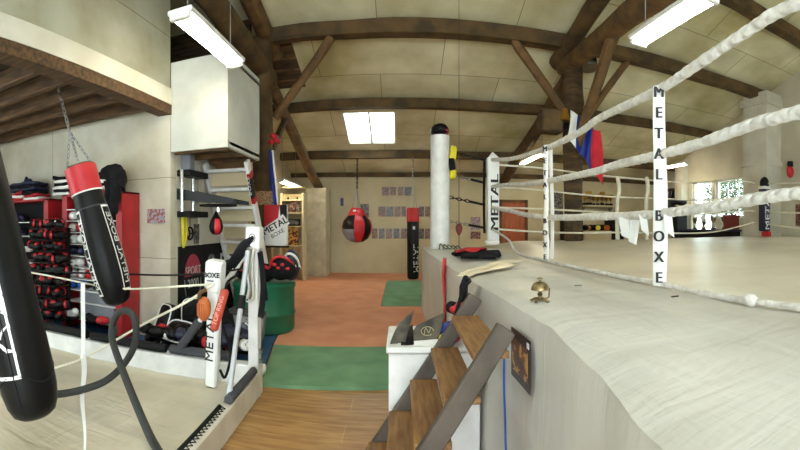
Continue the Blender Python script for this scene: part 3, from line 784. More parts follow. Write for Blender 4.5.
# papers
t = thing('paper_stack', 'fanned cream papers lying on the apron edge behind the brass bell', 'papers', atZ(490, 270, ZD))
for k, (x0, y0, x1, y1, w) in enumerate(((463, 276, 514, 263, .2), (466, 277, 511, 269, .13), (462, 275, 500, 268, .1))):
    a, b_ = atZ(x0, y0, ZD), atZ(x1, y1, ZD)
    d = (b_-a); n = Vector((-d.y, d.x, 0)).normalized()
    def f(u, v, a=a, d=d, n=n, w=w, k=k):
        p = a+d*u+n*w*(v-.5)*(.6+.4*u); return (p.x, p.y, deckz(p.x, p.y)+.014+.006*k+.02*u)
    MB().sheet(f, 10, 5, .002).build('sheet', PAPER, t, angle=80)
# gloves / hand wraps pile, black and red with a red strap hanging over the edge
q = atZ(475, 259, ZD)
t = thing('hand_wraps', 'tangle of black and red hand wraps lying on the apron, end over the edge', 'hand wraps', q)
mb = MB()
for k in range(7):
    pts = []
    for j in range(7):
        p = atZ(453+46*abs(math.sin(k*1.3+j*.9)), 257+5.5*noise.noise(Vector((k*2.1, j*1.3, 0)))+.6*k-1, ZD)
        pts.append((p.x, p.y, deckz(p.x, p.y)+.03+.012*k*.5+.03*abs(noise.noise(Vector((j, k, 3))))))
    mb.tube(pts, .026, 6, smooth=4, wob=.3)
mb.build('black_wrap', BLACKC, t)
mb = MB()
a, b_ = atZ(455, 261, ZD), atZ(484, 257, ZD)
mb.sheet(lambda u, v: (a.x+(b_.x-a.x)*u, a.y+(b_.y-a.y)*u-.16+.26*v+.04*math.sin(u*6), ZD+.11+.02*math.sin(u*9+v*4)), 12, 6, .01)
e = edge_x(4.2)
mb.sheet(lambda u, v: (e-.05+.03*u-.008*math.sin(v*8), 4.1+.10*u+.02*math.sin(v*4), ZD+.06-.74*v), 4, 20, .02)
mb.build('red_wrap', RED, t, angle=80)
MB().sheet(lambda u, v: (e-.022, 4.27+.05*u+.02*math.sin(v*4), ZD+.055-.60*v), 4, 20, .006).build('black_end', BLACKC, t, angle=80)
# fight poster on the skirt
def skx(y): return edge_x(y)-.034
t = MB().prism([(skx(2.0), 2.0, .995), (skx(1.72), 1.72, .995), (skx(1.72), 1.72, .762), (skx(2.0), 2.0, .76)], (-.003, 0, 0)).build('poster', mat('dark_poster_paper', (40, 24, 22), .35), smooth=False)
tag(t, 'dark gold fight poster stuck on the side of the big ring beside the steps', 'poster')
MB().prism([(skx(1.97)-.004, 1.97, .95), (skx(1.75)-.004, 1.75, .95), (skx(1.75)-.004, 1.75, .80), (skx(1.97)-.004, 1.97, .80)], (-.002, 0, 0)).build('artwork', PR4, t, smooth=False)
MB().prism([(skx(1.76)-.004, 1.76, .98), (skx(1.73)-.004, 1.73, .98), (skx(1.73)-.004, 1.73, .955), (skx(1.76)-.004, 1.76, .955)], (-.002, 0, 0)).build('tape', PURE, t, smooth=False)
for px, py, w in ((604, 272, 'left of the nearest spacer'), (675, 297, 'right of the nearest spacer'), (578, 286, 'behind the brass bell')):
    q = atZ(px, py, ZD)
    o = MB().box((q.x, q.y, deckz(q.x, q.y)+.004), (.05, .012, .006), bev=.002).build('rope_clip', BLACKM if px != 578 else STEEL); tag(o, 'tiny dark clip lying on the apron '+w, 'clip')

# ================================================================ STEPS
t = thing('wooden_steps', 'dark wooden steps with open treads leaning on the side of the big ring', 'steps', (.1, 2.1, 0))
def stringer(y, x1=.49, z1=1.06):
    s = 1.5; x0 = x1-(z1-.02)/s
    return MB().bar((x0, y, .02), (x1, y, .02+(x1-x0)*s), .045, .088, up=(-1, 0, .7), bev=.006)
stringer(1.72, .445).build('stringer', STRING, t)
stringer(2.50, .455).build('stringer', STRING, t)
for k, (x, z) in enumerate(((.36, .955), (.237, .77), (.113, .585), (-.01, .40), (-.133, .215))):
    MB().ab(x-.055, x+.105, 1.745, 2.475, z-.035, z, bev=.005).build('tread', TREAD, t)
# white box behind the steps
t = thing('white_chest', 'white painted chest standing against the ring behind the wooden steps', 'chest', (.2, 2.85, 0))
MB().ab(-.07, .5, 2.58, 3.1, 0, .70, bev=.008).build('body', PAINTW, t)
MB().ab(-.085, .5, 2.565, 3.11, .705, .745, bev=.008).build('lid', PAINTW, t)
# dark bag / folder on the chest
t = thing('dark_bag', 'open dark olive bag with blue and white lining lying on the white chest', 'bag', (.07, 2.75, .75))
OL = mat('dark_olive_cloth', (92, 84, 70), .7, col2=(40, 38, 34), scale=10)
A = lambda x, y, Y: at(x, y, Y)
def quad(name, pts, m, parent, th=.006, bend=.02, n=8):
    a, b_, c_, d_ = [Vector(p) for p in pts]
    def f(u, v):
        p = a.lerp(b_, u).lerp(d_.lerp(c_, u), v); return p+Vector((0, bend*math.sin(PI*u)*math.sin(PI*v), bend*.6*math.sin(PI*v)))
    return MB().sheet(f, n, n, th).build(name, m, parent, angle=80)
quad('left_flap', [A(388, 350, 2.62), A(403, 351, 2.62), A(414, 310, 2.74), A(399, 323, 2.72)], OL, t)
quad('back_panel', [A(403, 350, 2.64), A(439, 341, 2.68), A(445, 312, 2.82), A(417, 325, 2.78)], OL, t)
quad('blue_lining', [A(388, 353, 2.6), A(437, 348, 2.6), A(438, 342, 2.68), A(396, 346, 2.66)], BLUE, t, bend=.004)
quad('white_lining', [A(389, 351, 2.585), A(437, 345, 2.59), A(438, 339, 2.66), A(400, 342, 2.66)], PURE, t, bend=.004)
quad('inner_flap', [A(400, 347, 2.6), A(414, 344, 2.62), A(412, 324, 2.8), A(406, 330, 2.8)], BLACK, t)
q = A(427, 330, 2.72)
MB().tube([q+Vector((-.0+.04*math.cos(s), -.03+.0*s, .028*math.sin(s))) for s in [k*.5 for k in range(12)]], .0022, 5, smooth=2).build('round_emblem', mat('pale_gold_thread', (170, 160, 120), .6), t)
MB().tube([q+Vector((-.02, -.03, -.02)), q+Vector((-.01, -.03, .02)), q+Vector((.01, -.03, -.01)), q+Vector((.02, -.03, .02))], .002, 5, smooth=3).build('emblem_mark', MATS['pale_gold_thread'], t)
# ---------------------------------------------------------------- gloves
def glove(name, body, cuff, label, cat='glove', piping=None):
    """boxing glove lying with its cuff towards +Y, knuckles to -Y"""
    t = thing(name, label, cat)
    mb = MB().ell((0, -.02, .065), (.062, .105, .062), seg=12).ell((-.052, .0, .06), (.026, .06, .03), Euler((0, 0, .3)), seg=8)
    mb.build('shell', body, t)
    MB().lathe([(.046, 0), (.052, .02), (.05, .085), (.044, .09)], (0, .07, .062), frame_of((0, 1, 0)), seg=12).build('cuff', cuff, t)
    return t
def pile_item(proto, px, py, Y, rot, label, group, scale=1): return put(proto, at(px, py, Y), rot, label, group, scale)

# things by the steps
gl = glove('boxing_glove', BLUE, BLACKC, 'blue boxing glove lying on the white chest between the bag and the steps')
put(gl, (.33, 2.76, .752), (0, 0, 1.2))
gl.scale = (.85,)*3
gr = glove('boxing_glove', RED, BLACKC, 'red boxing glove propped between the upper treads and the ring')
put(gr, (.33, 2.66, .96), (0, .2, .4)); gr.location = at(459, 318, 2.66); gr.scale = (.8,)*3
gr = glove('boxing_glove', RED, YELLOW, 'red glove with a yellow cuff behind the second tread')
put(gr, at(452, 344, 2.62), (0, .1, 1.8)); gr.scale = (.5,)*3
gr.location.z = .75
t = thing('shoulder_bag', 'black bag with a pale blue patch hanging on the ring side above the steps', 'bag', at(469, 290, 2.75))
q = at(468, 293, 2.75)
MB().box(q+Vector((-.03, 0, 0)), (.04, .16, .2), rot=Euler((.35, .1, -.3)), bev=.018, seg=2).build('body', BLACKC, t)
MB().box(q+Vector((-.056, -.03, .02)), (.006, .06, .11), rot=Euler((.35, .1, -.3)), bev=.002).build('blue_patch', mat('pale_blue_cloth', (150, 170, 214), .7), t)
MB().tube([q+Vector((-.02, 0, .09)), at(470, 281, 2.7), at(463, 290, 2.6), at(455, 318, 2.58), at(450, 338, 2.6)], .012, 6, smooth=5).build('strap', BLACKC, t)
_ = lambda: MB().tube([at(478, 346, 1.66), at(507, 300+50, 1.72), (edge_x(1.9)-.03, 1.9, .8), (edge_x(1.95)-.035, 1.95, .66), (edge_x(1.95)-.03, 1.96, .4), (edge_x(1.95)-.03, 1.98, .2)], .006, 6, smooth=5)
o = MB().tube([(edge_x(2.1)-.03, 2.15, .92), (edge_x(2.1)-.045, 2.1, .7), (edge_x(2.1)-.035, 2.12, .5), (edge_x(2.1)-.04, 2.08, .3), (edge_x(2.1)-.03, 2.1, .1)], .006, 6, smooth=5).build('hanging_string', LBLUE)
tag(o, 'thin blue cord hanging down the ring skirt behind the steps', 'cord')

# ================================================================ THE LEFT RING
AZ = .10
def kx(y): return -1.2+(3.56-y)*.049
def yk(x): return 3.5+(x+1.2)*.1           # far kerb line
XK = -1.2
def c2z(x, y): return AZ+.010*noise.noise(Vector((x*2.2+y, y*1.6-x, 0)))+.006*noise.noise(Vector((x*6, y*4, 2)))
ring2 = thing('low_ring', 'low floor ring with wrinkled cream canvas in the left foreground', 'boxing ring', (-3.5, 1.4, 0))
MB().sheet(lambda u, v: (-6.6+(kx(-1.5+5*v)-.04+6.6)*u, -1.5+(yk(-6.6+5.3*u)-.06+1.5)*v, c2z(-6.6+5.28*u, -1.5+4.9*v)), 130, 120).build('ring_canvas', CANVAS2, ring2, angle=80)
k1 = MB().bar((XK, yk(XK), .135), (-6.7, yk(-6.7), .135), .12, .265, bev=.01).build('far_kerb', PAINTW, ring2, smooth=False)
KM = mat('cream_kerb_paint', (214, 208, 194), .55, col2=(196, 190, 174))
MB().bar((kx(3.54)-.033, 3.54, .105), (kx(-1.5)-.033, -1.5, .105), .066, .205, bev=.008).build('near_kerb', KM, ring2, smooth=False)
mb = MB(); pts = [(kx(2.7-.022*k)-.06+(.035 if k % 2 else 0), 2.7-.022*k, .211) for k in range(140)]
mb.tube(pts, .004, 4); mb.build('zigzag_lacing', BLACKM, ring2, smooth=False)
def foam(p0, p1, r, label, m=DGREY, g='foam tubes on the kerb'):
    p0, p1 = Vector(p0), Vector(p1); d = (p1-p0).normalized()
    mb = MB().tube([p0, p0+d*.004, p1-d*.004, p1], [r*.93, r, r, r*.93], 12)
    o = mb.build('foam_tube', m); return tag(o, label, 'foam tube', g)
foam((kx(3.36)-.03, 3.36, .252), (kx(2.75)-.03, 2.75, .245), .035, 'grey foam tube lying along the near kerb beside the wood floor')
foam((-3.0, yk(-3.0), .312), (-2.12, yk(-2.12), .312), .042, 'black foam tube on the far kerb under the panelled wall', BLACKM)
foam((-4.6, yk(-4.6), .315), (-3.05, yk(-3.05), .315), .045, 'long black foam tube on the far kerb in front of the racks', BLACKM)
foam((-2.08, yk(-2.08)+.01, .312), (-1.45, yk(-1.45)+.01, .312), .042, 'grey foam tube on the far kerb behind the leaning white pad')
foam((-6.2, yk(-6.2), .315), (-4.66, yk(-4.66), .32), .05, 'black foam tube end seen right of the nearest black bag', BLACK)
o = MB().tube([(kx(2.72)-.085, 2.72, .2), (kx(2.6)-.09, 2.6, .19), (kx(2.2)-.09, 2.2, .185), (kx(1.2)-.09, 1.2, .185)], .018, 8, smooth=4).build('rubber_strip', BLACKM)
tag(o, 'black rubber strip fixed inside the near kerb along the zigzag lacing', 'strip')

# steel corner post with capped pad and two braces
px, py = -1.24, 3.44
t = thing('corner_post', 'white square steel post with a small lion badge cap at the low ring corner', 'ring post', (px, py, 0))
MB().ab(px-.045, px+.045, py-.045, py+.045, 0.0, 1.3, bev=.006).build('post', PAINTW, t)
cp = MB().ab(px-.065, px+.065, py-.065, py+.065, 1.28, 1.475, bev=.012).build('cap_pad', PURE, t)
mb = MB(); mb.tube([(px+.028*math.cos(a), py-.068, 1.38+.036*math.sin(a)) for a in [k*PI/8 for k in range(17)]], .003, 5, cap=False)
mb.tube([(px-.015, py-.069, 1.375), (px, py-.069, 1.395), (px+.016, py-.069, 1.38), (px+.008, py-.069, 1.365), (px-.01, py-.069, 1.36)], .006, 5, smooth=2); mb.build('round_badge', INK, cp)
for z in (1.05, .85, .65, .45):
    mb = MB(); mb.tube([(px-.05-.025*math.cos(a), py-.03, z+.028*math.sin(a)) for a in [k*PI/5-1.6 for k in range(9)]], .006, 6, cap=False); mb.build('hook_ring', CHROME, t)
MB().ab(px+.045, px+.07, py-.02, py+.02, .38, .42).build('bolt', STEEL, t)
MB().ab(px+.045, px+.075, py-.02, py+.02, .3, .33).build('bolt', STEEL, t)
t = thing('brace_tube', 'silver steel tube leaning from the lion badge post down to the near kerb', 'brace', (px, 2.85, .28))
a, b_ = Vector((px-.01, 3.30, 1.27)), Vector((kx(2.8)-.05, 2.8, .215))
MB().cyl(a, b_, .021, seg=14).build('tube', CHROME if False else mat('silver_paint', (198, 200, 204), .35, .3), t)
MB().cyl(a.lerp(b_, .33), a.lerp(b_, .42), .034, seg=12).build('clamp', BLACKM, t)
MB().tube([a, a+Vector((0, .05, .03)), (px, py-.05, 1.27)], .018, 8, smooth=3).build('hook', CHROME, t)
MB().box(b_, (.05, .06, .015)).build('foot_plate', STEEL, t, smooth=False)
t = thing('brace_tube', 'white tube with dark foam leaning from lion badge post to far kerb', 'brace', (-2.05, 3.42, .3))
a = at(255, 240, 3.42); b_ = at(178, 352, 3.44)
MB().cyl(a, b_, .024, seg=12).build('tube', PAINTW, t)
MB().cyl(b_+Vector((0, 0, .01)), b_.lerp(a, .3), .042, seg=12).build('lower_foam', DGREY, t)
MB().tube([a+Vector((-.0, -.02, .03)), a.lerp(b_, .12)+Vector((0, -.01, .07)), a.lerp(b_, .28)+Vector((0, 0, .07))], [.03, .06, .05], 10, smooth=4, wob=.25).build('black_sleeve', BLACKC, t)
MB().tube([a.lerp(b_, .2)+Vector((0, .04, .02)), a.lerp(b_, .33)+Vector((-.05, .05, .08)), a.lerp(b_, .45)+Vector((-.05, .05, .03))], [.05, .07, .06], 8, smooth=4, wob=.3).build('black_cloth', BLACKC, t)
# leaning white corner pad with METAL lettering
t = thing('corner_pad', 'white corner pad with black lettering standing on the left canvas inside the low ring corner', 'corner pad', atZ(213, 388, AZ))
a, b_ = atZ(212, 386, AZ+.01), at(216, 260, 3.12)
ax_ = (b_-a); sdx = Vector((ax_.z, 0, -ax_.x)).normalized()
MB().bar(a, a.lerp(b_, .80), .115, .09, up=(0, -1, 0), bev=.02).build('lower_pad', PURE, t)
hd = MB().bar(a.lerp(b_, .76)+Vector((0, -.01, 0)), b_, .145, .13, up=(0, -1, 0), bev=.02).build('top_block', PURE, t)
def onpad(k, off): return lambda x, y, z: a+ax_*(.40+x*k)+sdx*(-y*.85-.012)+Vector((0, off-z, 0))
MB().text('METAL', .12, onpad(1.05, -.048), thick=.001).text('METAL', .12, lambda x, y, z: onpad(1.05, -.0485)(x, y, z)+Vector((.004, 0, 0)), thick=.001).build('lettering', INK, t, smooth=False)
qb = a+ax_*.89+Vector((0, -.078, 0))
MB().text('BOXE', .055, lambda x, y, z: qb+Vector((x, -z, y)), thick=.001, bold=.002).ab(qb.x-.04, qb.x+.02, qb.y-.001, qb.y+.001, qb.z-.05, qb.z-.04).build('block_lettering', INK, hd, smooth=False)
MB().tube([a+ax_*.15+sdx*.07, a+ax_*.1+sdx*.12, a+ax_*.3+sdx*.16, a+ax_*.5+sdx*.08], .012, 6, smooth=5).build('black_strap', BLACKC, t)
# leather mitts hanging on the pad
q = at(204, 309, 2.98)
t = thing('leather_glove', 'worn orange tan leather glove hanging on the white pad', 'glove', q)
MB().ell(q, (.055, .05, .095), wob=.25).build('palm', TAN, t)
MB().tube([q+Vector((-.03, -.02, .08)), q+Vector((-.02, -.03, .13)), q+Vector((.03, -.02, .16))], .018, 6, smooth=3).build('wrist_strap', LOG2, t)
mb = MB()
for k in range(4): mb.tube([q+Vector((-.035+.02*k, -.052, .05)), q+Vector((-.03+.02*k, -.056, -.05))], .004, 5)
mb.build('finger_seams', mat('tan_seam', (150, 76, 34), .7), t)
t = thing('kick_paddle', 'long brick red leather paddle with pale lettering hanging on the white pad', 'paddle', at(220, 310, 2.9))
a2, b2 = at(213.5, 331, 2.86), at(225.5, 289, 2.92)
MB().bar(a2, b2, .068, .045, up=(0, -1, 0), bev=.018).build('blade', BRICKRED, t)
s2 = Vector(((b2-a2).z, 0, -(b2-a2).x)).normalized()
MB().text('TOP RING', .05, lambda x, y, z: a2.lerp(b2, .5+x*3.0)+s2*(-y)+Vector((0, -.0245-z, 0)), thick=.0005).build('lettering', mat('pale_pink_print', (224, 160, 140), .6), t, smooth=False)
MB().tube([b2, b2+Vector((.02, 0, .06)), b2+Vector((.06, .1, .1))], .01, 6, smooth=3).build('hanging_loop', BLACKC, t)
# black straps hanging right of the post
t = thing('hanging_belt', 'black belt hanging down the right side of the lion badge post', 'belt', (px+.07, py-.05, .7))
MB().sheet(lambda u, v: (px+.055+.05*u+.03*math.sin(v*3), py-.07-.02*u, 1.26-.55*v), 3, 14, .012).build('loop', BLACKC, t, angle=80)
MB().sheet(lambda u, v: (px+.11+.03*u-.05*(1-v), py-.03-.02*u, 1.27-.42*v), 3, 14, .01).build('tail', BLACK, t, angle=80)
for k, (m, w) in enumerate(((PURE, 'white'), (STEEL, 'grey'), (CREAMR, 'cream'))):
    o = MB().tube([(px-.03+.025*k, py-.07, 1.3), (px-.05+.03*k, py-.09, 1.15), (px-.02+.02*k, py-.085, .98-.05*k), (px-.04+.02*k, py-.08, .86)], .011, 6, smooth=4).build('skipping_rope', m)
    tag(o, w+' rope hung from the cap of the lion badge post', 'rope', 'ropes hung on the lion badge post')

# ring ropes of the low ring
def cord(name, pts, r, m, label, cat='rope', smooth=6, group=None):
    o = MB().tube(pts, r, 7, smooth=smooth).build(name, m); return tag(o, label, cat, group)
G2 = 'thin ropes of the low ring'
pad_a = at(214, 284, 3.05)
cord('ring_rope', [at(-8, 268, 2.5), at(27, 272, 2.6), at(60, 278, 2.75), at(100, 286, 2.95), at(133, 289, 3.0), at(170, 287, 3.05), pad_a], .009, CREAMR, 'thin cream rope running from behind the nearest black bag across to the white pad', 'ring rope', group=G2)
cord('ring_rope', [at(28, 270, 2.9), at(80, 273, 3.0), at(123, 274, 3.2), at(177, 275, 3.3), at(240, 269, 3.36), (px-.04, py-.05, 1.2)], .009, BLACKM, 'thin black rope stretched to the lion badge post across the left side', 'ring rope', group=G2)
cord('ring_rope', [at(20, 378, 2.45), at(64, 365, 2.7), at(86, 357, 2.8), at(142, 325, 2.95), at(185, 303, 3.0), pad_a+Vector((0, 0, .0))], .011, CREAMR, 'cream rope slanting down from the white pad to the nearest black bag', 'ring rope', group=G2)
t = thing('rope_spacer', 'thin white webbing strap tied between the left ring ropes and hanging to the canvas', 'rope spacer', at(84, 450, 2.6))
MB().sheet(lambda u, v: at(81+4*u, 283, 2.79).lerp(at(81.5+4*u, 358, 2.8), v), 2, 14, .003).build('upper_strap', PURE, t, angle=80)
MB().sheet(lambda u, v: at(80.5+5.5*u-1.5*u*v, 357, 2.79).lerp(at(83+4*u-2*u*v, 454, 1.85), v)+Vector((.012*math.sin(v*9), 0, 0)), 2, 18, .003).build('lower_strap', PURE, t, angle=80)
MB().ell(at(83, 357, 2.79), (.025, .02, .022), wob=.3).build('knot', PURE, t)
# thick black hose
pts = [atZ(172, 486, AZ+.03), atZ(160, 455, AZ+.04), at(150, 436, 2.22), at(136, 404, 2.32), at(121, 366, 2.45), at(112, 338, 2.55), at(114, 320, 2.62), at(122, 311, 2.64), at(131, 313, 2.65), at(136, 326, 2.66), at(134, 346, 2.66), at(124, 364, 2.66), at(107, 380, 2.5), at(85, 389, 2.36), at(60, 394, 2.2), at(40, 394, 2.02)]
t = thing('black_hose', 'thick black rubber hose with a loop, rising beside the nearest black bag', 'hose', pts[0])
MB().tube(pts, .028, 12, smooth=6).build('hose', mat('black_rubber', (44, 46, 44), .6), t)
MB().cyl(at(113, 334, 2.6), at(113.5, 326, 2.6), .031, seg=12).build('collar', DGREY, t)
o = cord('black_cable', [atZ(186, 452, AZ+.02), atZ(192, 445, AZ+.02), atZ(200, 438, AZ+.02), atZ(206, 436, AZ+.02)], .02, BLACKM, 'black cable end on the canvas at the bottom edge', 'cable')

# ---------------------------------------------------------------- hanging bags
def bagframe(top, bot):
    z = (Vector(top)-Vector(bot)); return Vector(bot), frame_of(z, (1, 0, 0)), z.length
def wrap(mb, words, size, bot, R, rf, z0, ang, dirn=1, off=.003, width=1.0, bold=.0, thick=.001):
    """letters running up the side of a round bag"""
    def f(x, y, z):
        h = z0+x*dirn; r = rf(h)+off+z
        a = ang+(y*dirn)/r
        return bot+R @ Vector((r*math.sin(a), -r*math.cos(a), h))
    return mb.text(words, size, f, thick=thick, bold=bold, width=width)
def strip(bot, R, rf, h0, h1, a0, a1, off=.003, n=24, m_=6, th=.0015):
    def f(u, v):
        h = h0+(h1-h0)*v; a = a0(v)+(a1(v)-a0(v))*u; r = rf(h)+off
        return bot+R @ Vector((r*math.sin(a), -r*math.cos(a), h))
    return f
def interp(prof):
    def rf(h):
        for (r0, z0), (r1, z1) in zip(prof, prof[1:]):
            if z0 <= h <= z1 and z1 > z0: return r0+(r1-r0)*(h-z0)/(z1-z0)
        return prof[-1][0] if h > prof[-1][1] else prof[0][0]
    return rf
# nearest bag, black, swung towards the right
t = thing('punching_bag', 'big black punching bag nearest in the left foreground with white lettering', 'punching bag', (-1.9, 1.55, .4))
top, bot = at(-28, 146, 1.40), at(36, 417, 1.55)
bot, R, Lh = bagframe(top, bot)
prof = [(.0, 0), (.09, .008), (.125, .03), (.15, .08), (.165, .16), (.172, .3), (.172, .6), (.168, Lh)]
rf = interp(prof)
MB().lathe(prof, bot, R, seg=36).build('body', BLACK, t)
ac = math.atan2(-1.9, 1.55)
mb = MB()
for a0 in (-.6, .72): mb.sheet(strip(bot, R, rf, .27, 1.25, lambda v, a=a0: a, lambda v, a=a0: a+.09), 2, 30)
mb.sheet(strip(bot, R, rf, .255, .275, lambda v: -.6, lambda v: .81), 10, 1)
mb.build('white_frame', PURE, t)
wrap(MB(), 'METAL', .33, bot, R, rf, .78, .1, width=.85).build('lettering', PURE, t, smooth=False)
for a0 in (.35, 1.3, 2.4, -1.2, -2.4): pass
mb = MB(); mb.tube([bot+R @ Vector(((rf(h)+.002)*math.sin(.55), -(rf(h)+.002)*math.cos(.55), h)) for h in [.05+.1*k for k in range(12)]], .004, 5)
mb.tube([bot+R @ Vector(((rf(.22)+.002)*math.sin(q), -(rf(.22)+.002)*math.cos(q), .24+.035*math.sin(q*3))) for q in [k*.26 for k in range(25)]], .005, 5)
mb.build('seam', BLACKM, t)
for q in (-.8, .8, 2.4):
    MB().tube([bot+R @ Vector((.15*math.sin(q), -.15*math.cos(q), Lh)), bot+R @ Vector((0, 0, Lh+.3))], .007, 5).build('chain', STEEL, t)
MB().tube([bot+R @ Vector((0, 0, Lh+.3)), (-3.02, 1.5, 2.94)], .008, 5).build('hanging_chain', STEEL, t)
# second bag, red top
t = thing('punching_bag', 'black punching bag with a red top band and white lettered panels, hanging before the racks', 'punching bag', (-2.6, 3, .9))
top, bot = at(80, 168, 2.92), at(119, 305, 3.05)
bot, R, Lh = bagframe(top, bot)
prof = [(.0, 0), (.07, .01), (.115, .04), (.148, .12), (.172, .28), (.175, .5), (.165, .75), (.152, .95), (.148, 1.1), (.152, Lh)]
rf = interp(prof)
MB().lathe(prof, bot, R, seg=32).build('body', BLACK, t)
mb = MB(); mb.sheet(strip(bot, R, rf, Lh-.25, Lh+.0, lambda v: -PI, lambda v: PI, .005), 36, 3); mb.build('red_band', RED, t)
mb = MB(); mb.sheet(strip(bot, R, rf, Lh-.265, Lh-.25, lambda v: -PI, lambda v: PI, .007), 36, 1); mb.build('white_piping', PURE, t)
MB().lathe([(.0, 0), (.15, 0), (.15, .012), (.0, .03)], bot+R @ Vector((0, 0, Lh)), R, seg=24, wob=.3).build('top_cover', mat('olive_lid', (74, 72, 52), .8), t)
for a0, a1, w in ((-.72, -.12, 'l'), (1.32, 2.1, 'r')):
    mb = MB()
    for s0, s1 in ((a0, a0+.07), (a1-.07, a1)): mb.sheet(strip(bot, R, rf, .12, .93, lambda v, s=s0: s, lambda v, s=s1: s), 2, 24)
    for h in (.12, .91): mb.sheet(strip(bot, R, rf, h, h+.02, lambda v: a0, lambda v: a1), 6, 1)
    mb.build('white_frame', PURE, t)
    wrap(MB(), 'METAL BOXE', .1, bot, R, rf, .52, (a0+a1)/2, width=1.15).build('lettering', PURE, t, smooth=False)
mb = MB(); mb.sheet(strip(bot, R, rf, .93, .945, lambda v: -PI, lambda v: PI, .002), 30, 1); mb.build('seam', DGREY, t)
jn = bot+R @ Vector((0, 0, Lh+.38)); hook = at(56, 79, 3.0)
for q in (-1.1, .7, 2.6):
    chain(MB(), bot+R @ Vector((.13*math.sin(q), -.13*math.cos(q), Lh+.01)), jn, 9, .005, .013).build('chain', STEEL, t)
chain(MB(), jn, hook, 12, .006, .015).build('hanging_chain', STEEL, t)
MB().box(hook+Vector((0, 0, .03)), (.03, .05, .06)).build('hook_plate', STEEL, t, smooth=False)
# round bag at the back
Y = 11.2
c = at(357, 226, Y)
t = thing('round_bag', 'big round red and black bag hanging near the back wall', 'punching bag', (c.x, Y, c.z-.45))
prof = [(.0, -.44), (.17, -.42), (.3, -.33), (.385, -.16), (.4, .0), (.36, .14), (.26, .26), (.16, .36), (.14, .4)]
MB().lathe(prof, c, seg=32).build('body', BLACK, t)
rf2 = interp([(r, z) for r, z in prof])
def gore(a0, a1, h0, h1, m, name):
    def f(u, v):
        h = h0+(h1-h0)*v; a = a0+(a1-a0)*u; r = rf2(h)+.006; return c+Vector((r*math.sin(a), -r*math.cos(a), h))
    MB().sheet(f, 8, 16).build(name, m, t)
gore(-.1, .62, -.42, .34, RED, 'red_panel'); gore(-1.5, -1.2, -.3, .3, RED, 'red_edge'); gore(-1.15, -.12, -.42, -.08, GREY, 'grey_panel'); gore(1.2, 1.5, -.3, .3, RED, 'red_edge')
MB().lathe([(.17, .3), (.25, .27), (.22, .36), (.15, .47), (.1, .49)], c, seg=24, wob=.1).build('red_collar', RED, t)
MB().ell(c+Vector((-.04, -.2, .4)), (.05, .02, .035)).build('white_badge', PURE, t)
jn = c+Vector((0, 0, 1.0))
for q in (-1.4, 0.9, 3): MB().tube([c+Vector((.13*math.sin(q), -.13*math.cos(q), .47)), jn], .01, 5).build('chain', STEEL, t)
chain(MB(), jn, (c.x, Y+.08, 3.3), 14, .01, .022).build('hanging_chain', BLACKM, t)
# long bag at the back
Y = 10.95
c = at(413, 245, Y); c.z = .06
t = thing('punching_bag', 'long black bag with a red top and white lettering hanging near the back wall', 'punching bag', (c.x, Y, c.z))
prof = [(.0, 0), (.12, .01), (.15, .05), (.155, .3), (.155, 1.78), (.14, 1.84)]
MB().lathe(prof, c, seg=24).build('body', BLACK, t)
MB().lathe([(.163, 1.5), (.163, 1.83), (.15, 1.86)], c, seg=24).build('red_top', RED, t)
I_ = Matrix.Identity(3)
wrap(MB(), 'METAL', .22, c, I_, lambda h: .155, .55, .45, width=1.1, off=.008).build('lettering', PURE, t, smooth=False)
mb = MB(); mb.ab(c.x-.01, c.x+.05, Y-.165, Y-.15, c.z+1.3, c.z+1.38); mb.build('white_badge', PURE, t, smooth=False)
jn = c+Vector((0, 0, 2.5))
for q in (-1.2, 0.9, 3): MB().tube([c+Vector((.13*math.sin(q), -.13*math.cos(q), 1.85)), jn], .008, 5).build('chain', STEEL, t)
chain(MB(), jn, (c.x, Y+.25, 3.28), 10, .008, .02).build('hanging_chain', STEEL, t)
# double end ball
Y = 6.3
c = at(459, 229, Y)
t = thing('double_end_ball', 'small dark red ball strung between the roof and the apron beside the thick post', 'speed ball', c)
MB().lathe([(.01, -.1), (.045, -.04), (.055, .02), (.04, .065), (.012, .085)], c, seg=16).build('ball', mat('dark_red_leather', (104, 34, 30), .45), t)
MB().tube([c+Vector((0, 0, .08)), (c.x, Y, at(459, 152, Y).z)], .006, 5).build('upper_cord', LOG2, t)
MB().tube([(c.x, Y, at(459, 152, Y).z), (c.x, Y, roofz(Y)-.01)], .003, 5).build('thin_cord', BLACKM, t)
MB().tube([c-Vector((0, 0, .09)), (c.x, Y, ZD+.005)], .006, 5).build('lower_cord', BLACKM, t)
# ================================================================ RACKS AND GEAR ON THE LEFT
def rack(x0, x1, y0, y1, z0, z1, shelves, label, m=REDP):
    t = thing('storage_rack', label, 'rack', ((x0+x1)/2, (y0+y1)/2, z0))
    for x in (x0, x1-.1): MB().ab(x, x+.1, y0, y1, z0, z1, bev=.004).build('side_panel', m, t, smooth=False)
    MB().ab(x0+.1, x1-.1, y1-.02, y1, z0, z1).build('back_panel', BLACKM, t, smooth=False)
    MB().ab(x0, x1, y0, y1, z1-.03, z1, bev=.004).build('top_panel', m, t, smooth=False)
    for z in shelves:
        MB().ab(x0+.1, x1-.1, y0-.01, y1-.02, z-.012, z).build('shelf', PAINTW, t, smooth=False)
    return t
FY = 4.18
zz = lambda py, px=90: at(px, py, FY).z
X0, X1 = at(62, 250, FY).x, at(122, 250, FY).x
SH = [zz(p) for p in (208.7, 220.5, 232.5, 244.5, 256.5, 268.5, 280, 291.5, 303.5)]
rack(X0, X1, FY, 4.56, 0.03, zz(193), SH+[.2], 'red rack with white wire shelves of rolled gloves behind the red topped bag')
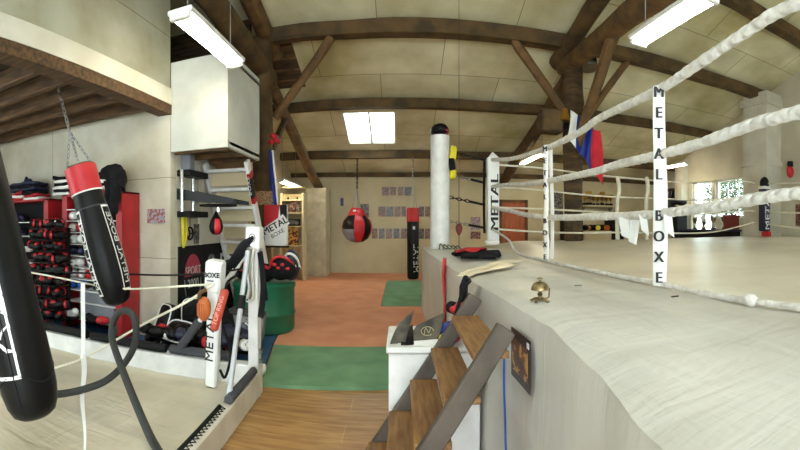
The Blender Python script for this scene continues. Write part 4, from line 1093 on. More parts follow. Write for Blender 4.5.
def ball_glove(c1, c2, label):
    """glove stored fist outwards"""
    t = thing('boxing_glove', label, 'glove')
    MB().ell((0, -.02, .066), (.06, .09, .064), seg=12).build('fist', c1, t)
    MB().ell((.035, .05, .06), (.055, .08, .056), seg=10).build('cuff', c2, t)
    return t
G = {'w': ball_glove(PURE, PURE, ''), 'r': ball_glove(PURE, RED, ''), 'R': ball_glove(RED, RED, ''), 'b': ball_glove(NAVY, NAVY, ''), 'B': ball_glove(LBLUE, LBLUE, ''), 'k': ball_glove(BLACK, BLACK, '')}
NM = {'w': 'all white', 'r': 'red cuffed white', 'R': 'red', 'b': 'navy blue', 'B': 'bright blue', 'k': 'black'}
rows = ['', 'wwrk', 'rRkr', 'wwrw', 'bbbb', 'rrbR', 'rwRw', 'BBkk']
xs = [X0+.17, X0+.32, X0+.47, X0+.62, X0+.78]
RN_ = ['', 'top row', 'second row down', 'third row down', 'fourth row down', 'fifth row down', 'sixth row down', 'lowest glove row']
ORD = ['leftmost', 'second from the left', 'third from the left', 'rightmost']
for i, rw in enumerate(rows):
    for k, ch in enumerate(rw):
        put(G[ch], (xs[k]+random.uniform(-.012, .012), FY+.10, SH[i]+.003), (0, 0, random.uniform(-.15, .15)),
            '%s glove in the red rack, %s, %s' % (NM[ch], RN_[i], ORD[k]), 'gloves on the red rack', .98)
t = thing('storage_bin', 'pale grey bin at the bottom of the red rack', 'bin', ((X0+X1)/2+.05, 4.35, .2))
MB().ab(X0+.3, X1-.15, 4.22, 4.5, .2, .62, bev=.02).build('body', GREY, t); MB().ab(X0+.28, X1-.13, 4.2, 4.52, .6, .64, bev=.01).build('rim', GREY, t)
t = thing('shoe', 'white and black shoe at the bottom left of the red rack', 'shoe', (X0+.25, 4.2, .62))
MB().ell((X0+.24, 4.12, .26), (.13, .06, .05)).ell((X0+.32, 4.12, .29), (.06, .05, .06)).build('upper', PURE, t); MB().ab(X0+.12, X0+.37, 4.07, 4.17, .2, .235, bev=.01).build('sole', BLACKM, t)
sg = glove('boxing_glove', RED, BLACKC, 'red glove lying low in the red rack at its right end'); put(sg, (X1-.28, 4.1, .2), (0, 0, 1.9), scale=.9)
sg = glove('boxing_glove', BLACK, BLACKC, 'black glove lying low in the red rack beside the red one'); put(sg, (X1-.47, 4.1, .2), (0, 0, .9), scale=.9)
# left rack, bigger, mostly behind the nearest bag
A0, A1 = at(-14, 250, FY).x, at(48, 250, FY).x
rack(A0, A1, FY, 4.56, 0.03, zz(200, 25), [zz(p, 25) for p in (222, 236, 262, 285, 304)], 'wide red cabinet rack at the far left edge with blue gloves inside')
for k in range(9):
    gg = put(G['b'] if k else G['b'], (A0+.3+.17*(k % 4), FY+.1, zz((236, 222, 262)[k//4], 25)+.003), (0, 0, random.uniform(-.5, .5)), 'navy glove in the left red cabinet rack, %s shelf, %s from left' % (('second', 'top', 'third')[k//4], ('first', 'second', 'third', 'fourth')[k % 4]), 'navy gloves in the left cabinet rack', 1.15)
sh = glove('shin_guard', PURE, BLUE, 'white and blue shin guard in the left red cabinet rack', 'shin guard')
for k in range(4): put(sh, (A0+.62+.14*k, FY+.06, zz(262, 25)+.12+.015*k), (0, .2*k, .5+k*.6), 'white and blue shin guard in the left cabinet rack, %s from left' % ('first', 'second', 'third', 'fourth')[k], group='shin guards in the left cabinet rack', scale=(1.1, 1.4, .6))
# soft piles on the two racks
def soft(name, w, d, h, m, label, cat, seed=0):
    t = thing(name, label, cat)
    mb = MB(); mb.box((0, 0, h/2), (w, d, h), bev=h*.42, seg=3)
    bmesh.ops.subdivide_edges(mb.b, edges=[e for e in mb.b.edges if e.calc_length() > w*.3], cuts=8, use_grid_fill=True)
    for v in mb.b.verts: v.co.z += .03*noise.noise(v.co*5+Vector((seed, 0, 0))); v.co.x += .03*noise.noise(v.co*4+Vector((0, seed, 0)))
    mb.build('folded_cloth', m, t, angle=70)
    return t
S = {c: soft('folded_vest', .34, .3, .05, m, '', 'clothes', i) for i, (c, m) in enumerate((('k', BLACKC), ('w', PURE), ('r', REDP), ('n', NAVY)))}
CN = {'k': 'black', 'w': 'white', 'r': 'red', 'n': 'navy'}
def stack(px0, px1, ytop, base, seq, where, cols=3):
    lv = ['at the bottom', 'second from the bottom', 'third up', 'fourth up', 'fifth up', 'on top']
    for c in range(cols):
        x = at(px0+(px1-px0)*(c+.5)/cols, 200, FY+.2).x
        for k, ch in enumerate(seq[c]):
            put(S[ch], (x+random.uniform(-.02, .02), FY+.18+random.uniform(-.03, .02), base+.046*k), (0, random.uniform(-.05, .05), random.uniform(-.15, .15)),
                '%s folded padding on %s, %s stack, %s' % (CN[ch], where, ('left', 'middle', 'right')[c], lv[min(k, 5)]), 'folded padding on top of the racks')
stack(2, 44, 0, zz(200, 25)+.005, ['wrwkrk', 'rwrnkn', 'wrknkn'], 'the left cabinet rack')
stack(60, 116, 0, zz(193)+.005, ['wkwkwk', 'kwrwkw', 'rwkwkk'], 'the shelf rack')
t = thing('boots', 'dark shoe standing upright on the pile over the left cabinet rack', 'shoe', at(28, 182, FY+.15))
q = at(28, 186, FY+.15)
MB().ell(q+Vector((-.04, 0, .04)), (.045, .05, .12)).build('heel', NAVY, t); MB().ell(q+Vector((.05, 0, .02)), (.05, .05, .1)).build('toe', NAVY, t)
t = thing('jacket', 'black jacket slumped over the right end of the shelf rack pile', 'jacket', (X1-.1, FY+.1, zz(193)))
jx = at(112, 180, FY).x
MB().tube([(jx-.22, FY+.12, zz(193)+.2), (jx-.08, FY+.08, zz(193)+.24), (jx+.06, FY+.02, zz(193)+.18), (jx+.12, FY-.06, zz(193)+.02)], [.08, .12, .13, .1], 12, smooth=5, wob=.45, wf=7).build('body', BLACKC, t)
for dx, dz in ((.02, .0), (.12, .05)): MB().tube([(jx+dx, FY-.07, zz(193)+.12), (jx+dx+.01, FY-.1, zz(193)-.08), (jx+dx-.01, FY-.09, zz(193)-.24-dz)], [.07, .065, .04], 10, smooth=5, wob=.4, wf=7).build('sleeve', BLACKC, t)
# pile of black and red gloves between the racks
pr = glove('boxing_glove', BLACK, BLACKC, 'black glove with red band')
MB().lathe([(.053, .0), (.056, .012), (.053, .03)], (0, .085, .062), frame_of((0, 1, 0)), seg=12).build('red_band', RED, pr)
MB().ell((.02, -.06, .1), (.035, .05, .03), seg=8).build('red_patch', REDP, pr)
frm = thing('glove_stand', 'dark stand holding the heap of black and red gloves between the racks', 'stand', (at(47, 250, 4.4).x, 4.45, 0))
GY = 3.9; gx0, gx1 = at(32, 250, GY).x, at(63, 250, GY).x
for x in (gx0+.12, gx1-.12): MB().ab(x-.02, x+.02, GY+.2, GY+.24, 0, 1.45).build('upright', BLACKM, frm, smooth=False)
for k in range(9): MB().ab(gx0+.08, gx1-.06, GY-.1, GY+.24, .2+.155*k-.012, .2+.155*k).build('shelf', BLACKM, frm, smooth=False)
for r_ in range(9):
    for c in range(5):
        put(pr, (gx0+.1+.125*c+random.uniform(-.015, .015), GY-.02+random.uniform(-.02, .02), .205+.155*r_), (random.uniform(-.1, .25), random.uniform(-.4, .4), random.choice((-1.3, -.6, .5, 1.2, 2.2))+random.uniform(-.3, .3)), 'red trimmed black glove between the racks, %s shelf up, %s from left' % (('first', 'second', 'third', 'fourth', 'fifth', 'sixth', 'seventh', 'eighth', 'ninth')[r_], ('first', 'second', 'third', 'fourth', 'fifth')[c]), group='heap of black and red gloves', scale=1.0)
wr = glove('boxing_glove', PURE, PURE, 'white glove lying on top of the heap of black and red gloves')
for k in range(3): put(wr, (gx0+.3+.12*k, GY, 1.455), (0, 0, .9*k-1), 'white glove on top of the black and red heap, %s of the three' % ('left', 'middle', 'right')[k], 'white gloves over the heap', .85)
# print on the wall by the partition edge
def flat(name, cx, cy, px0, px1, py0, py1, Y, m, label, cat, group=None, frame=None, th=.008):
    a, b_ = at(px0, py0, Y), at(px1, py1, Y); zc = [at((px0+px1)/2, p, Y).z for p in (py0, py1)]
    mb = MB(); mb.ab(a.x, b_.x, Y-th, Y, zc[1], zc[0])
    o = mb.build(name, m, smooth=False); return tag(o, label, cat, group)
flat('picture', 0, 0, 147.5, 165, 209, 223, 4.597, PR5, 'small blue and red magazine picture taped to the white wall at left', 'picture')
flat('notice', 0, 0, 34, 36, 180, 180, 4.597, PURE, '', 'x') if False else None
# black banner on the recess wall
XW = -2.795
def onW(y, z, off=.0): return Vector((XW+off, y, z))
ya, yb = 4.78, 6.66
t = thing('banner', 'black banner with a red disc logo and white lettering on the recess wall', 'banner', (XW, (ya+yb)/2, .1))
MB().ab(XW, XW+.012, ya, yb, .08, 1.2).build('sheet', BLACKM, t, smooth=False)
zc, yc, rr = .74, 5.18, .24
def disc(y, z, r1, r2, a0, a1, off, n=28):
    pts = [onW(y+r1*math.cos(a0+(a1-a0)*k/n), z+r2*math.sin(a0+(a1-a0)*k/n), off) for k in range(n+1)]
    return pts
MB().prism(disc(yc, zc+.04, rr, .30, 0, PI, .013), (.003, 0, 0)).build('red_disc', mat('logo_red', (176, 44, 74), .5), t, smooth=False)
mb = MB(); mb.tube(disc(yc, zc+.0, rr, .38, PI, 2*PI, .014), .008, 4); mb.build('ring_outline', GREY, t)
tf = lambda yc_, zc_, k=1.0: (lambda x, y, z: onW(yc_+x*k, zc_+y, .018+z))
MB().text('SPORT', .16, tf(yc, zc+.11, .95), .001).build('upper_lettering', MATS.get('pale_print') or mat('pale_print', (206, 206, 206), .6), t, smooth=False)
MB().text('2000', .17, tf(yc, zc-.07, .95), .001).build('small_lettering', mat('pale_print', (206, 206, 206), .6), t, smooth=False)
MB().text('S', .62, tf(5.74, .8, .9), .001).text('S', .62, tf(5.76, .8, .9), .001).build('large_lettering', MATS['pale_print'], t, smooth=False)
MB().text('P', .62, tf(6.2, .8, .9), .001).build('large_lettering', MATS['pale_print'], t, smooth=False)
# speed ball platform
t = thing('speed_ball_platform', 'black wall bracket with chrome tubes carrying the speed ball', 'bracket', (-2.5, 5.0, 1.8))
for px in (182, 193):
    y = -2.7/math.tan((px-400)/F)
    MB().cyl((-2.7, y, 1.66), (-2.7, y, 2.2), .026, seg=14).build('chrome_tube', CHROME, t)
for z in (2.16, 1.62):
    MB().ab(-2.8, -2.6, 4.76, 5.3, z-.03, z+.05, bev=.008).build('wall_plate', BLACKM, t, smooth=False)
MB().ab(-2.79, -2.65, 4.86, 4.98, 2.2, 2.42).build('top_strap', GREY, t, smooth=False)
for y in (4.76, 5.22):
    MB().prism([(-2.8, y, 1.97), (-2.8, y, 1.82), (-1.98, y, 1.75), (-1.98, y, 1.80)], (0, .045, 0)).build('arm', mat('black_steel', (40, 44, 48), .4, .3), t, smooth=False)
MB().lathe([(.24, 0), (.25, .006), (.25, .02), (.24, .026)], (-2.32, 5.02, 1.73), seg=28).build('drum_board', BLACKM, t)
MB().cyl((-2.32, 5.02, 1.66), (-2.32, 5.02, 1.72), .03, seg=12).build('swivel', CHROME, t)
c = Vector((-2.34, 5.0, 1.5))
t = thing('speed_ball', 'small red and black speed ball hanging under the wall bracket', 'speed ball', c)
pf = [(.0, -.14), (.05, -.135), (.085, -.09), (.095, -.03), (.075, .05), (.045, .1), (.02, .15), (.012, .17)]
MB().lathe(pf, c, seg=20).build('ball', BLACK, t)
rs = interp(pf)
for a0 in (.2, 2.5): MB().sheet(lambda u, v, a0=a0: c+Vector(((rs(-.13+.2*v)+.003)*math.sin(a0+u*.9), -(rs(-.13+.2*v)+.003)*math.cos(a0+u*.9), -.13+.2*v)), 6, 10).build('red_panel', RED, t)
q = Vector((-2.76, 4.84, 1.62))
cord('skipping_rope', [q, q+Vector((.02, -.02, -.2)), q+Vector((.0, .03, -.42)), q+Vector((.03, .06, -.2)), q+Vector((.02, .04, 0))], .022, YELLOW, 'yellow skipping rope hanging on the recess wall under the bracket', 'skipping rope')
t = thing('hand_grip', 'black ring grip hanging on a cord on the recess wall', 'grip', (-2.77, 5.02, 1.4))
MB().tube([Vector((-2.77, 5.07+.085*math.cos(a), 1.37+.085*math.sin(a))) for a in [k*PI/8 for k in range(17)]], .013, 7, cap=False).build('ring', BLACKM, t)
for a in (0, 2.1, 4.2): MB().cyl((-2.77, 5.07, 1.37), (-2.77, 5.07+.08*math.cos(a), 1.37+.08*math.sin(a)), .01, seg=6).build('spoke', BLACKM, t)
MB().cyl((-2.77, 5.07, 1.455), (-2.77, 5.07, 1.6), .005, seg=5).build('cord', BLACKM, t)
o = MB().ab(-2.79, -2.77, 5.22, 5.36, 1.22, 1.5).build('sign', PR2, smooth=False); tag(o, 'small dark sign on the recess wall beside the ring grip', 'sign')
o = MB().ab(-2.79, -2.76, 5.35, 5.42, 1.2, 2.35).build('conduit', WHITE, smooth=False); tag(o, 'white cable conduit running up the recess wall', 'conduit')
# loft cupboard over the recess
t = thing('loft_cupboard', 'white boxed cupboard hanging under the roof above the recess', 'cupboard', (-2.4, 5.1, 2.42))
MB().ab(-2.79, -2.0, 4.6, 4.64, 2.42, 3.56).build('front_panel', mat('grey_white_board', (196, 198, 190), .7, col2=(176, 178, 170), scale=2), t, smooth=False)
MB().ab(-2.04, -2.0, 4.64, 5.75, 2.42, 3.6).build('side_panel', mat('grey_white_board', (196, 198, 190), .7, col2=(176, 178, 170), scale=2), t, smooth=False)
MB().ab(-2.79, -2.0, 4.64, 5.75, 3.5, 3.54).build('top_panel', WHITE, t, smooth=False)
MB().ab(-2.79, -2.0, 4.66, 5.75, 2.46, 2.5).build('bottom_board', LOG2, t, smooth=False)
for y in (4.68, 5.2, 5.68): MB().ab(-2.79, -2.04, y, y+.06, 2.4, 2.47).build('bearer', LOG2, t, smooth=False)
o = struct('trim_4', MB().ab(-2.72, -2.6, 5.8, 6.95, 2.3, 4.9), LOG2, smooth=False)
# white ladder stair
t = thing('ladder', 'white painted loft ladder with wide treads in the recess', 'ladder', (-2.4, 6.2, 0))
def lad(z): return 5.35+(2.55-z)*.55
for x in (-2.72, -2.08): MB().bar((x, lad(.0), .0), (x, lad(2.38), 2.38), .05, .13, up=(0, -1, .4), bev=.006).build('rail', PAINTW if x < -2.5 else PURE, t, smooth=False)
for k in range(9):
    z = .2+.26*k
    MB().ab(-2.70, -2.10, lad(z)-.08, lad(z)+.16, z-.045, z, bev=.004).build('tread', PAINTW, t, smooth=False)
    MB().ab(-2.70, -2.10, lad(z)+.1, lad(z)+.12, z-.22, z-.03).build('riser', CREAM, t, smooth=False)
q = Vector((-2.09, lad(2.05), 2.02))
t = thing('warning_plate', 'black plate with red ends fixed on the ladder rail', 'plate', q)
MB().bar(q+Vector((.02, .08, -.16)), q+Vector((.02, -.1, .18)), .04, .13, up=(0, -1, .4), bev=.004).build('plate', BLACKM, t, smooth=False)
MB().bar(q+Vector((.03, .1, -.2)), q+Vector((.03, .06, -.13)), .05, .14, up=(0, -1, .4)).build('lower_end', REDP, t, smooth=False)
MB().bar(q+Vector((.03, -.08, .14)), q+Vector((.03, -.12, .2)), .05, .14, up=(0, -1, .4)).build('upper_end', REDP, t, smooth=False)
MB().text('EVERLAST'[:0]+'BOXE', .1, lambda x, y, z: q+Vector((.02+y*.6, -.06-x*.5-.06, x+.01)), .001).build('lettering', PURE, t, smooth=False)
# on the left wooden post
q = at(263, 198, 6.98)
o = MB().ab(q.x-.2, q.x+.2, 6.95, 6.98, q.z-.12, q.z+.12, bev=.004).build('plaque', print_mat('mosaic_print', [(90, 70, 50), (180, 150, 110), (130, 90, 60), (210, 190, 160)], 30), smooth=False); tag(o, 'mottled brown plaque on the left wooden post', 'plaque')
q = at(274, 140, 6.9)
t = thing('flower_bunch', 'bunch of red artificial flowers on the left wooden post', 'flowers', q)
for k in range(7): MB().ell(q+Vector((random.uniform(-.07, .07), random.uniform(-.05, .05), random.uniform(-.1, .1))), (.05, .05, .045), wob=.5, wf=20).build('flower', RED, t)
MB().tube([q+Vector((-.1, .05, -.2)), q], .008, 5).build('stem', LEAF, t)
a, b_ = at(270, 150, 6.95), at(273, 205, 6.95)
t = thing('banner_cloth', 'narrow blue and white cloth hanging down the left wooden post', 'banner', b_)
MB().sheet(lambda u, v: a.lerp(b_, v)+Vector((-.03+.1*u*(.5+.5*v), .02*math.sin(u*9), 0)), 6, 12, .004).build('blue_cloth', BLUE, t, angle=80)
MB().sheet(lambda u, v: a.lerp(b_, v)+Vector((.02+.08*v*.5+.03*u, .03+.01*math.sin(u*9), 0)), 3, 12, .004).build('white_edge', PURE, t, angle=80)
# big lettered red white black pad
q = at(275.5, 226, 6.85)
t = thing('wall_target', 'square punching pad in red, black and white with slanting lettering on the left post', 'pad', q)
a, b_ = at(264.5, 205, 6.85), at(287, 246, 6.85); zt, zb = a.z, b_.z; w_ = b_.x-a.x; h_ = zt-zb
MB().ab(a.x, b_.x, 6.84, 6.94, zb, zt, bev=.012).build('white_face', PURE, t)
MB().prism([(a.x, 6.835, zt), (a.x+w_*.68, 6.835, zt), (a.x+w_*.62, 6.835, zt-h_*.32), (a.x, 6.835, zt-h_*.55)], (0, .004, 0)).build('red_field', RED, t, smooth=False)
MB().prism([(a.x+w_*.68, 6.835, zt), (b_.x, 6.835, zt), (b_.x, 6.835, zt-h_*.45), (a.x+w_*.72, 6.835, zt-h_*.28)], (0, .004, 0)).build('black_field', BLACK, t, smooth=False)
ca, sa = math.cos(.5), math.sin(.5)
def tl(cx, cz, k=1.0): return lambda x, y, z: Vector((cx+x*ca*k-y*sa, 6.828-z, cz+x*sa*k+y*ca))
MB().bar((a.x+w_*.02, 6.832, zt-h_*.78), (b_.x-w_*.02, 6.832, zt-h_*.34), .008, .2, up=(-sa, 0, ca)).build('white_flash', PURE, t, smooth=False)
MB().text('METAL', .16, tl((a.x+b_.x)/2-.01, zt-h_*.52), .001).text('METAL', .16, tl((a.x+b_.x)/2+.0, zt-h_*.52), .001).build('lettering', INK, t, smooth=False)
MB().text('BOXE', .1, tl((a.x+b_.x)/2+.04, zt-h_*.70), .001).build('lettering', INK, t, smooth=False)
MB().ab(a.x-.01, b_.x+.01, 6.85, 6.95, zb-.03, zb).build('lower_trim', BLACKM, t, smooth=False)
# green drum with sports bags
c = Vector((-1.88, 5.6, 0))
t = thing('green_drum', 'big dark green drum standing behind the lion badge post', 'drum', c)
MB().lathe([(.4, .031), (.43, .06), (.43, .25), (.445, .27), (.445, .3), (.43, .32), (.43, .62), (.445, .64), (.445, .68), (.42, .7)], c, seg=40).build('shell', GREENBIN, t)
def gear(px, py, Y, rad, m, m2, label, cat='bag', seed=1):
    q = at(px, py, Y); t = thing('sports_bag', label, cat, q)
    MB().ell(q, rad, wob=.35, wf=4+seed).build('body', m, t)
    mb = MB(); mb.tube([q+Vector((rad[0]*.95*math.cos(s), -rad[1]*.8*abs(math.sin(s))-.02, rad[2]*.9*math.sin(s))) for s in [k*PI/6 for k in range(7)]], .02, 6, smooth=3); mb.build('strap', m2, t)
    for k in range(4): MB().ell(q+Vector((rad[0]*(-.5+.33*k), -rad[1]*.85, rad[2]*(.3-.25*(k % 2)))), (.035, .02, .025), wob=.4).build('patch', m2, t)
    return t
gear(283, 268, 5.4, (.17, .14, .18), BLACKC, RED, 'black bag with red patches on top of the green drum', seed=1)
gear(292, 266, 5.65, (.12, .14, .2), NAVY, PURE, 'navy bag with white patches on the right edge of the green drum', seed=3)
t_ = gear(255, 272, 5.5, (.3, .2, .14), BLACKC, RED, 'flat black bag on the left of the green drum behind the post', seed=2)
# clutter behind the far kerb
def shield(px, py, Y, w, h, rz, label, lean=.3):
    q = at(px, py, Y); t = thing('kick_shield', label, 'kick shield', q)
    M = Euler((lean, 0, rz))
    mb = MB(); mb.box(q, (w, .14, h), rot=M, bev=.055, seg=3); mb.build('cushion', BLACK, t)
    R = M.to_matrix(); pts = []
    for k in range(33):
        s = 2*PI*k/32; cx = math.copysign(abs(math.cos(s))**.5, math.cos(s))*w*.46; cz = math.copysign(abs(math.sin(s))**.5, math.sin(s))*h*.46
        pts.append(q+R @ Vector((cx, -.068, cz)))
    MB().tube(pts, .008, 5, cap=False).build('white_piping', PURE, t)
    return t
shield(166, 325, 4.2, .3, .5, -.5, 'black kick shield with white piping leaning low by the wall corner', -.35)
shield(180, 335, 3.95, .42, .3, -.3, 'black kick shield with white piping lying behind the far kerb', -.9)
shield(193, 316, 4.9, .34, .5, .6, 'upright black kick shield standing before the banner', -.15)
t = thing('grey_case', 'grey plastic case among the gear behind the white pad', 'case', at(247, 325, 4.7))
q = at(247, 326, 4.7); MB().box(q, (.42, .3, .3), rot=Euler((0, .12, .2)), bev=.03, seg=2).build('body', GREY, t); MB().box(q+Vector((0, 0, .16)), (.43, .31, .03), rot=Euler((0, .12, .2)), bev=.01).build('lid', DGREY, t)
t = thing('bucket', 'grey bucket beside the lion badge post on the blue mat', 'bucket', (-1.74, 4.7, .03))
MB().lathe([(.12, 0), (.15, .3), (.16, .3), (.16, .33), (.14, .33), (.11, .02)], (-1.74, 4.7, .032), seg=24).build('shell', GREY, t)
MB().tube([(-1.89, 4.7, .34), (-1.82, 4.6, .44), (-1.66, 4.6, .44), (-1.59, 4.7, .34)], .006, 5, smooth=4).build('handle', STEEL, t)
random.seed(11)
kinds = [('boxing_glove', BLACK, BLACKC, 'black'), ('boxing_glove', NAVY, BLACK, 'navy'), ('boxing_glove', BLACK, RED, 'red cuffed black'), ('boxing_glove', BLACK, PURE, 'white cuffed black')]
pk = [glove(n_, a_, b__, l_+' glove in the low heap behind the far kerb') for n_, a_, b__, l_ in kinds]
for k in range(30):
    c_, l_ = k % 10, k//10
    put(pk[(k*7) % 4], (-2.62+.13*c_+random.uniform(-.03, .03), 3.82+.22*(l_ % 2)+random.uniform(-.03, .03), .04+.12*l_), (random.uniform(-.3, .3), random.uniform(-.6, .6), random.uniform(0, 6)), '%s glove in the low heap behind the kerb, %s, %s from left' % (kinds[(k*7) % 4][3], ('bottom front', 'second layer', 'top')[l_], ('first', 'second', 'third', 'fourth', 'fifth', 'sixth', 'seventh', 'eighth', 'ninth', 'tenth')[c_]), 'low heap of gloves behind the far kerb', 1.05)
o = thing('gym_bag', 'dark blue holdall in the gear heap behind the white pad', 'bag', at(230, 345, 4.3))
q = at(232, 338, 4.35); MB().ell(q, (.3, .16, .14), wob=.3).build('body', NAVY, o); MB().tube([q+Vector((-.15, -.1, .08)), q+Vector((0, -.13, .22)), q+Vector((.15, -.1, .08))], .012, 6, smooth=5).build('handle', BLACKC, o)
q = at(208, 325, 4.5)
o = thing('gym_bag', 'black holdall behind the tan glove', 'bag', q); MB().ell(q, (.34, .2, .26), wob=.3).build('body', BLACKC, o); MB().tube([q+Vector((-.15, -.15, .15)), q+Vector((0, -.18, .33)), q+Vector((.15, -.15, .15))], .014, 6, smooth=5).build('handle', BLACKM, o)

# ================================================================ THE BACK OF THE ROOM
# shelf unit and white cupboard
t = thing('shelf_unit', 'tall cream shelf unit in the far left corner', 'shelf', (-2.75, 10.7, 0))
MB().ab(-3.08, -3.04, 10.5, 10.9, .03, 2.3).ab(-2.50, -2.46, 10.5, 10.9, .03, 2.3).build('sides', CREAM, t, smooth=False)
MB().ab(-3.04, -2.50, 10.86, 10.9, .03, 2.3).build('back_panel', CREAM, t, smooth=False)
SZ = [at(294, p, 10.5).z for p in (187, 200, 213, 226.5, 246)]
for z in SZ+[.35]: MB().ab(-3.04, -2.50, 10.5, 10.86, z-.015, z+.015).build('shelf', CREAM, t, smooth=False)
o = MB().ab(-2.98, -2.62, 10.6, 10.64, SZ[4]-.48+.5, SZ[4]+.52).build('framed_picture', PR4, smooth=False)
tag(o, 'brown picture standing on the shelf unit under the dark box', 'picture')
for k, (x, z, s, m, w) in enumerate(((-2.95, SZ[2], .16, PR2, 'left of three under the top shelves'), (-2.78, SZ[2], .2, PR3, 'middle of three under the top shelves'), (-2.61, SZ[2], .16, PR2, 'right of three under the top shelves'), (-2.9, SZ[1], .05, BLACKM, 'small one on the upper shelf, left'), (-2.65, SZ[1], .05, BLACKM, 'small one on the upper shelf, right'))):
    o = MB().lathe([(s*.35, 0), (s*.5, s*.3), (s*.42, s*.9), (s*.2, s*1.35), (s*.24, s*1.5)], (x, 10.62, z+.016), seg=12).build('vase', m); tag(o, 'dark ornament on the cream shelf unit, '+w, 'ornament', 'ornaments on the cream shelf unit')
t = thing('radio', 'long black radio on the cream shelf unit', 'radio', (-2.78, 10.6, SZ[3])); MB().ab(-2.98, -2.58, 10.55, 10.7, SZ[3]+.016, SZ[3]+.2, bev=.01).build('body', BLACKM, t, smooth=False); MB().ab(-2.92, -2.64, 10.54, 10.55, SZ[3]+.06, SZ[3]+.16).build('front_grille', DGREY, t, smooth=False)
for x in (-2.94, -2.64): MB().lathe([(.05, 0), (.05, .01)], (x, 10.542, SZ[3]+.1), frame_of((0, -1, 0)), seg=14).build('loudspeaker', STEEL, t)
t = thing('tall_cupboard', 'tall plain cream cupboard against the left end of the back wall', 'cupboard', (-2.33, 11.9, 0))
b1 = at(326, 240, 11.5).x; a1 = -2.62
MB().ab(a1, b1, 11.5, 12.2, .03, at(315, 188, 11.5).z, bev=.006).build('body', mat('cream_cupboard', (204, 192, 160), .6), t, smooth=False)
for x in (a1+.01, (a1+b1)/2+.004): MB().ab(x, x+(b1-a1)/2-.014, 11.485, 11.5, .08, at(315, 189.5, 11.5).z).build('door', MATS['cream_cupboard'], t, smooth=False)
MB().ell((b1-.02, 11.47, 1.6), (.015, .02, .03)).build('handle', STEEL, t)
# photographs on the back wall
Yw = 12.59
def photo(px0, px1, py0, py1, m, label, g=None): return flat('photograph', 0, 0, px0, px1, py0, py1, Yw, m, label, 'photograph', g)
ms = [PR1, PR2, PR3]
top4 = [(382, 389), (390, 396), (398, 403.5), (404.5, 411.5)]
mid = [(378.5, 385.5), (386.5, 393.5), (394.5, 400.5), (401.5, 406), (419, 424), (425, 430)]
low = [(372, 377.5), (379, 384.5), (386, 392), (393.5, 399.5), (401, 407), (419, 424), (425, 430)]
W4 = ['leftmost', 'second from left', 'third from left', 'fourth from left', 'fifth from left', 'sixth from left', 'rightmost']
for i, (a_, b__) in enumerate(top4): photo(a_, b__, 187, 195.5, ms[(i+1) % 3 if i else 2], 'small portrait photograph in the short top row on the back wall, '+('leftmost', 'second from left', 'third from left', 'rightmost')[i], 'portrait photographs on the back wall')
for i, (a_, b__) in enumerate(mid): photo(a_, b__, 206.5, 216.5, ms[(i*2+2) % 3], 'small portrait photograph in the middle row on the back wall, '+(W4[i] if i < 5 else 'rightmost'), 'portrait photographs on the back wall')
for i, (a_, b__) in enumerate(low): photo(a_, b__, 228.5, 238.5, ms[(i+i//2) % 3], 'small portrait photograph in the lowest row on the back wall, '+W4[i], 'portrait photographs on the back wall')
flat('poster', 0, 0, 360, 369, 204, 217, Yw, PR2, 'dark poster with red heading beside the round bag', 'poster')
flat('notice', 0, 0, 340.5, 343.5, 198, 206, Yw, mat('blue_notice', (60, 74, 120), .6), 'small blue notice on the back wall left of the round bag', 'notice')
flat('poster', 0, 0, 470.5, 480.5, 217, 230, Yw, PR5, 'colourful poster on the back wall beside the first corner pad, the upper one', 'poster')
flat('poster', 0, 0, 470.5, 480.5, 231.5, 239, Yw, PR3, 'reddish poster on the back wall beside the first corner pad, the lower one', 'poster')
t = flat('picture', 0, 0, 552.5, 563, 191, 216, Yw, PR2, 'tall dark framed picture on the back wall left of the right post', 'picture')
# cupboards and shelves at back right
def boxp(name, px0, px1, py0, py1, Y, dp, m, label, cat, parts=None):
    a, b_ = at(px0, py0, Y), at(px1, py1, Y); zc = [at((px0+px1)/2, p, Y).z for p in (py0, py1)]
    t = thing(name, label, cat, ((a.x+b_.x)/2, Y, zc[1]))
    MB().ab(a.x, b_.x, Y, Y+dp, zc[1], zc[0], bev=.01).build('body', m, t, smooth=False)
    return t, a.x, b_.x, zc[0], zc[1]
t, x0, x1, z0, z1 = boxp('wall_shelf', 583, 616, 205.2, 206.8, 12.25, .33, CREAM, 'cream wall shelf with trophies behind the far ropes', 'shelf')
for x in (x0+.1, x1-.1): MB().prism([(x, 12.58, z1), (x, 12.58, z1-.2), (x, 12.3, z1)], (.02, 0, 0)).build('bracket', STEEL, t, smooth=False)
tp = thing('trophy', '', 'trophy')
MB().ab(-.06, .06, -.05, .05, 0, .07, bev=.005).build('base', BLACKM, tp, smooth=False)
MB().lathe([(.02, .07), (.015, .14), (.05, .2), (.075, .3), (.08, .36), (.07, .36)], (0, 0, 0), seg=14).build('cup', GOLD, tp)
for s in (-1, 1): MB().tube([(s*.07, 0, .32), (s*.115, 0, .29), (s*.06, 0, .22)], .008, 5, smooth=3).build('handle', GOLD, tp)
nth = ['first', 'second', 'third', 'fourth', 'fifth', 'sixth', 'seventh']
for k in range(7): put(tp, (x0+.12+(x1-x0-.24)*k/6, 12.4, z0+.001), (0, 0, .3*k), 'gold cup trophy on the cream wall shelf, %s from the left' % nth[k], 'trophies on the wall shelf', 1.0+.25*(k % 3 == 1))
t, x0, x1, z0, z1 = boxp('sideboard', 584, 612, 231, 270.5, 12.0, .5, CREAM, 'cream sideboard under the trophy shelf', 'sideboard')
dk = [glove('boxing_glove', BLACK, TAN, 'x'), glove('boxing_glove', BLACKC, YELLOW, 'x')]
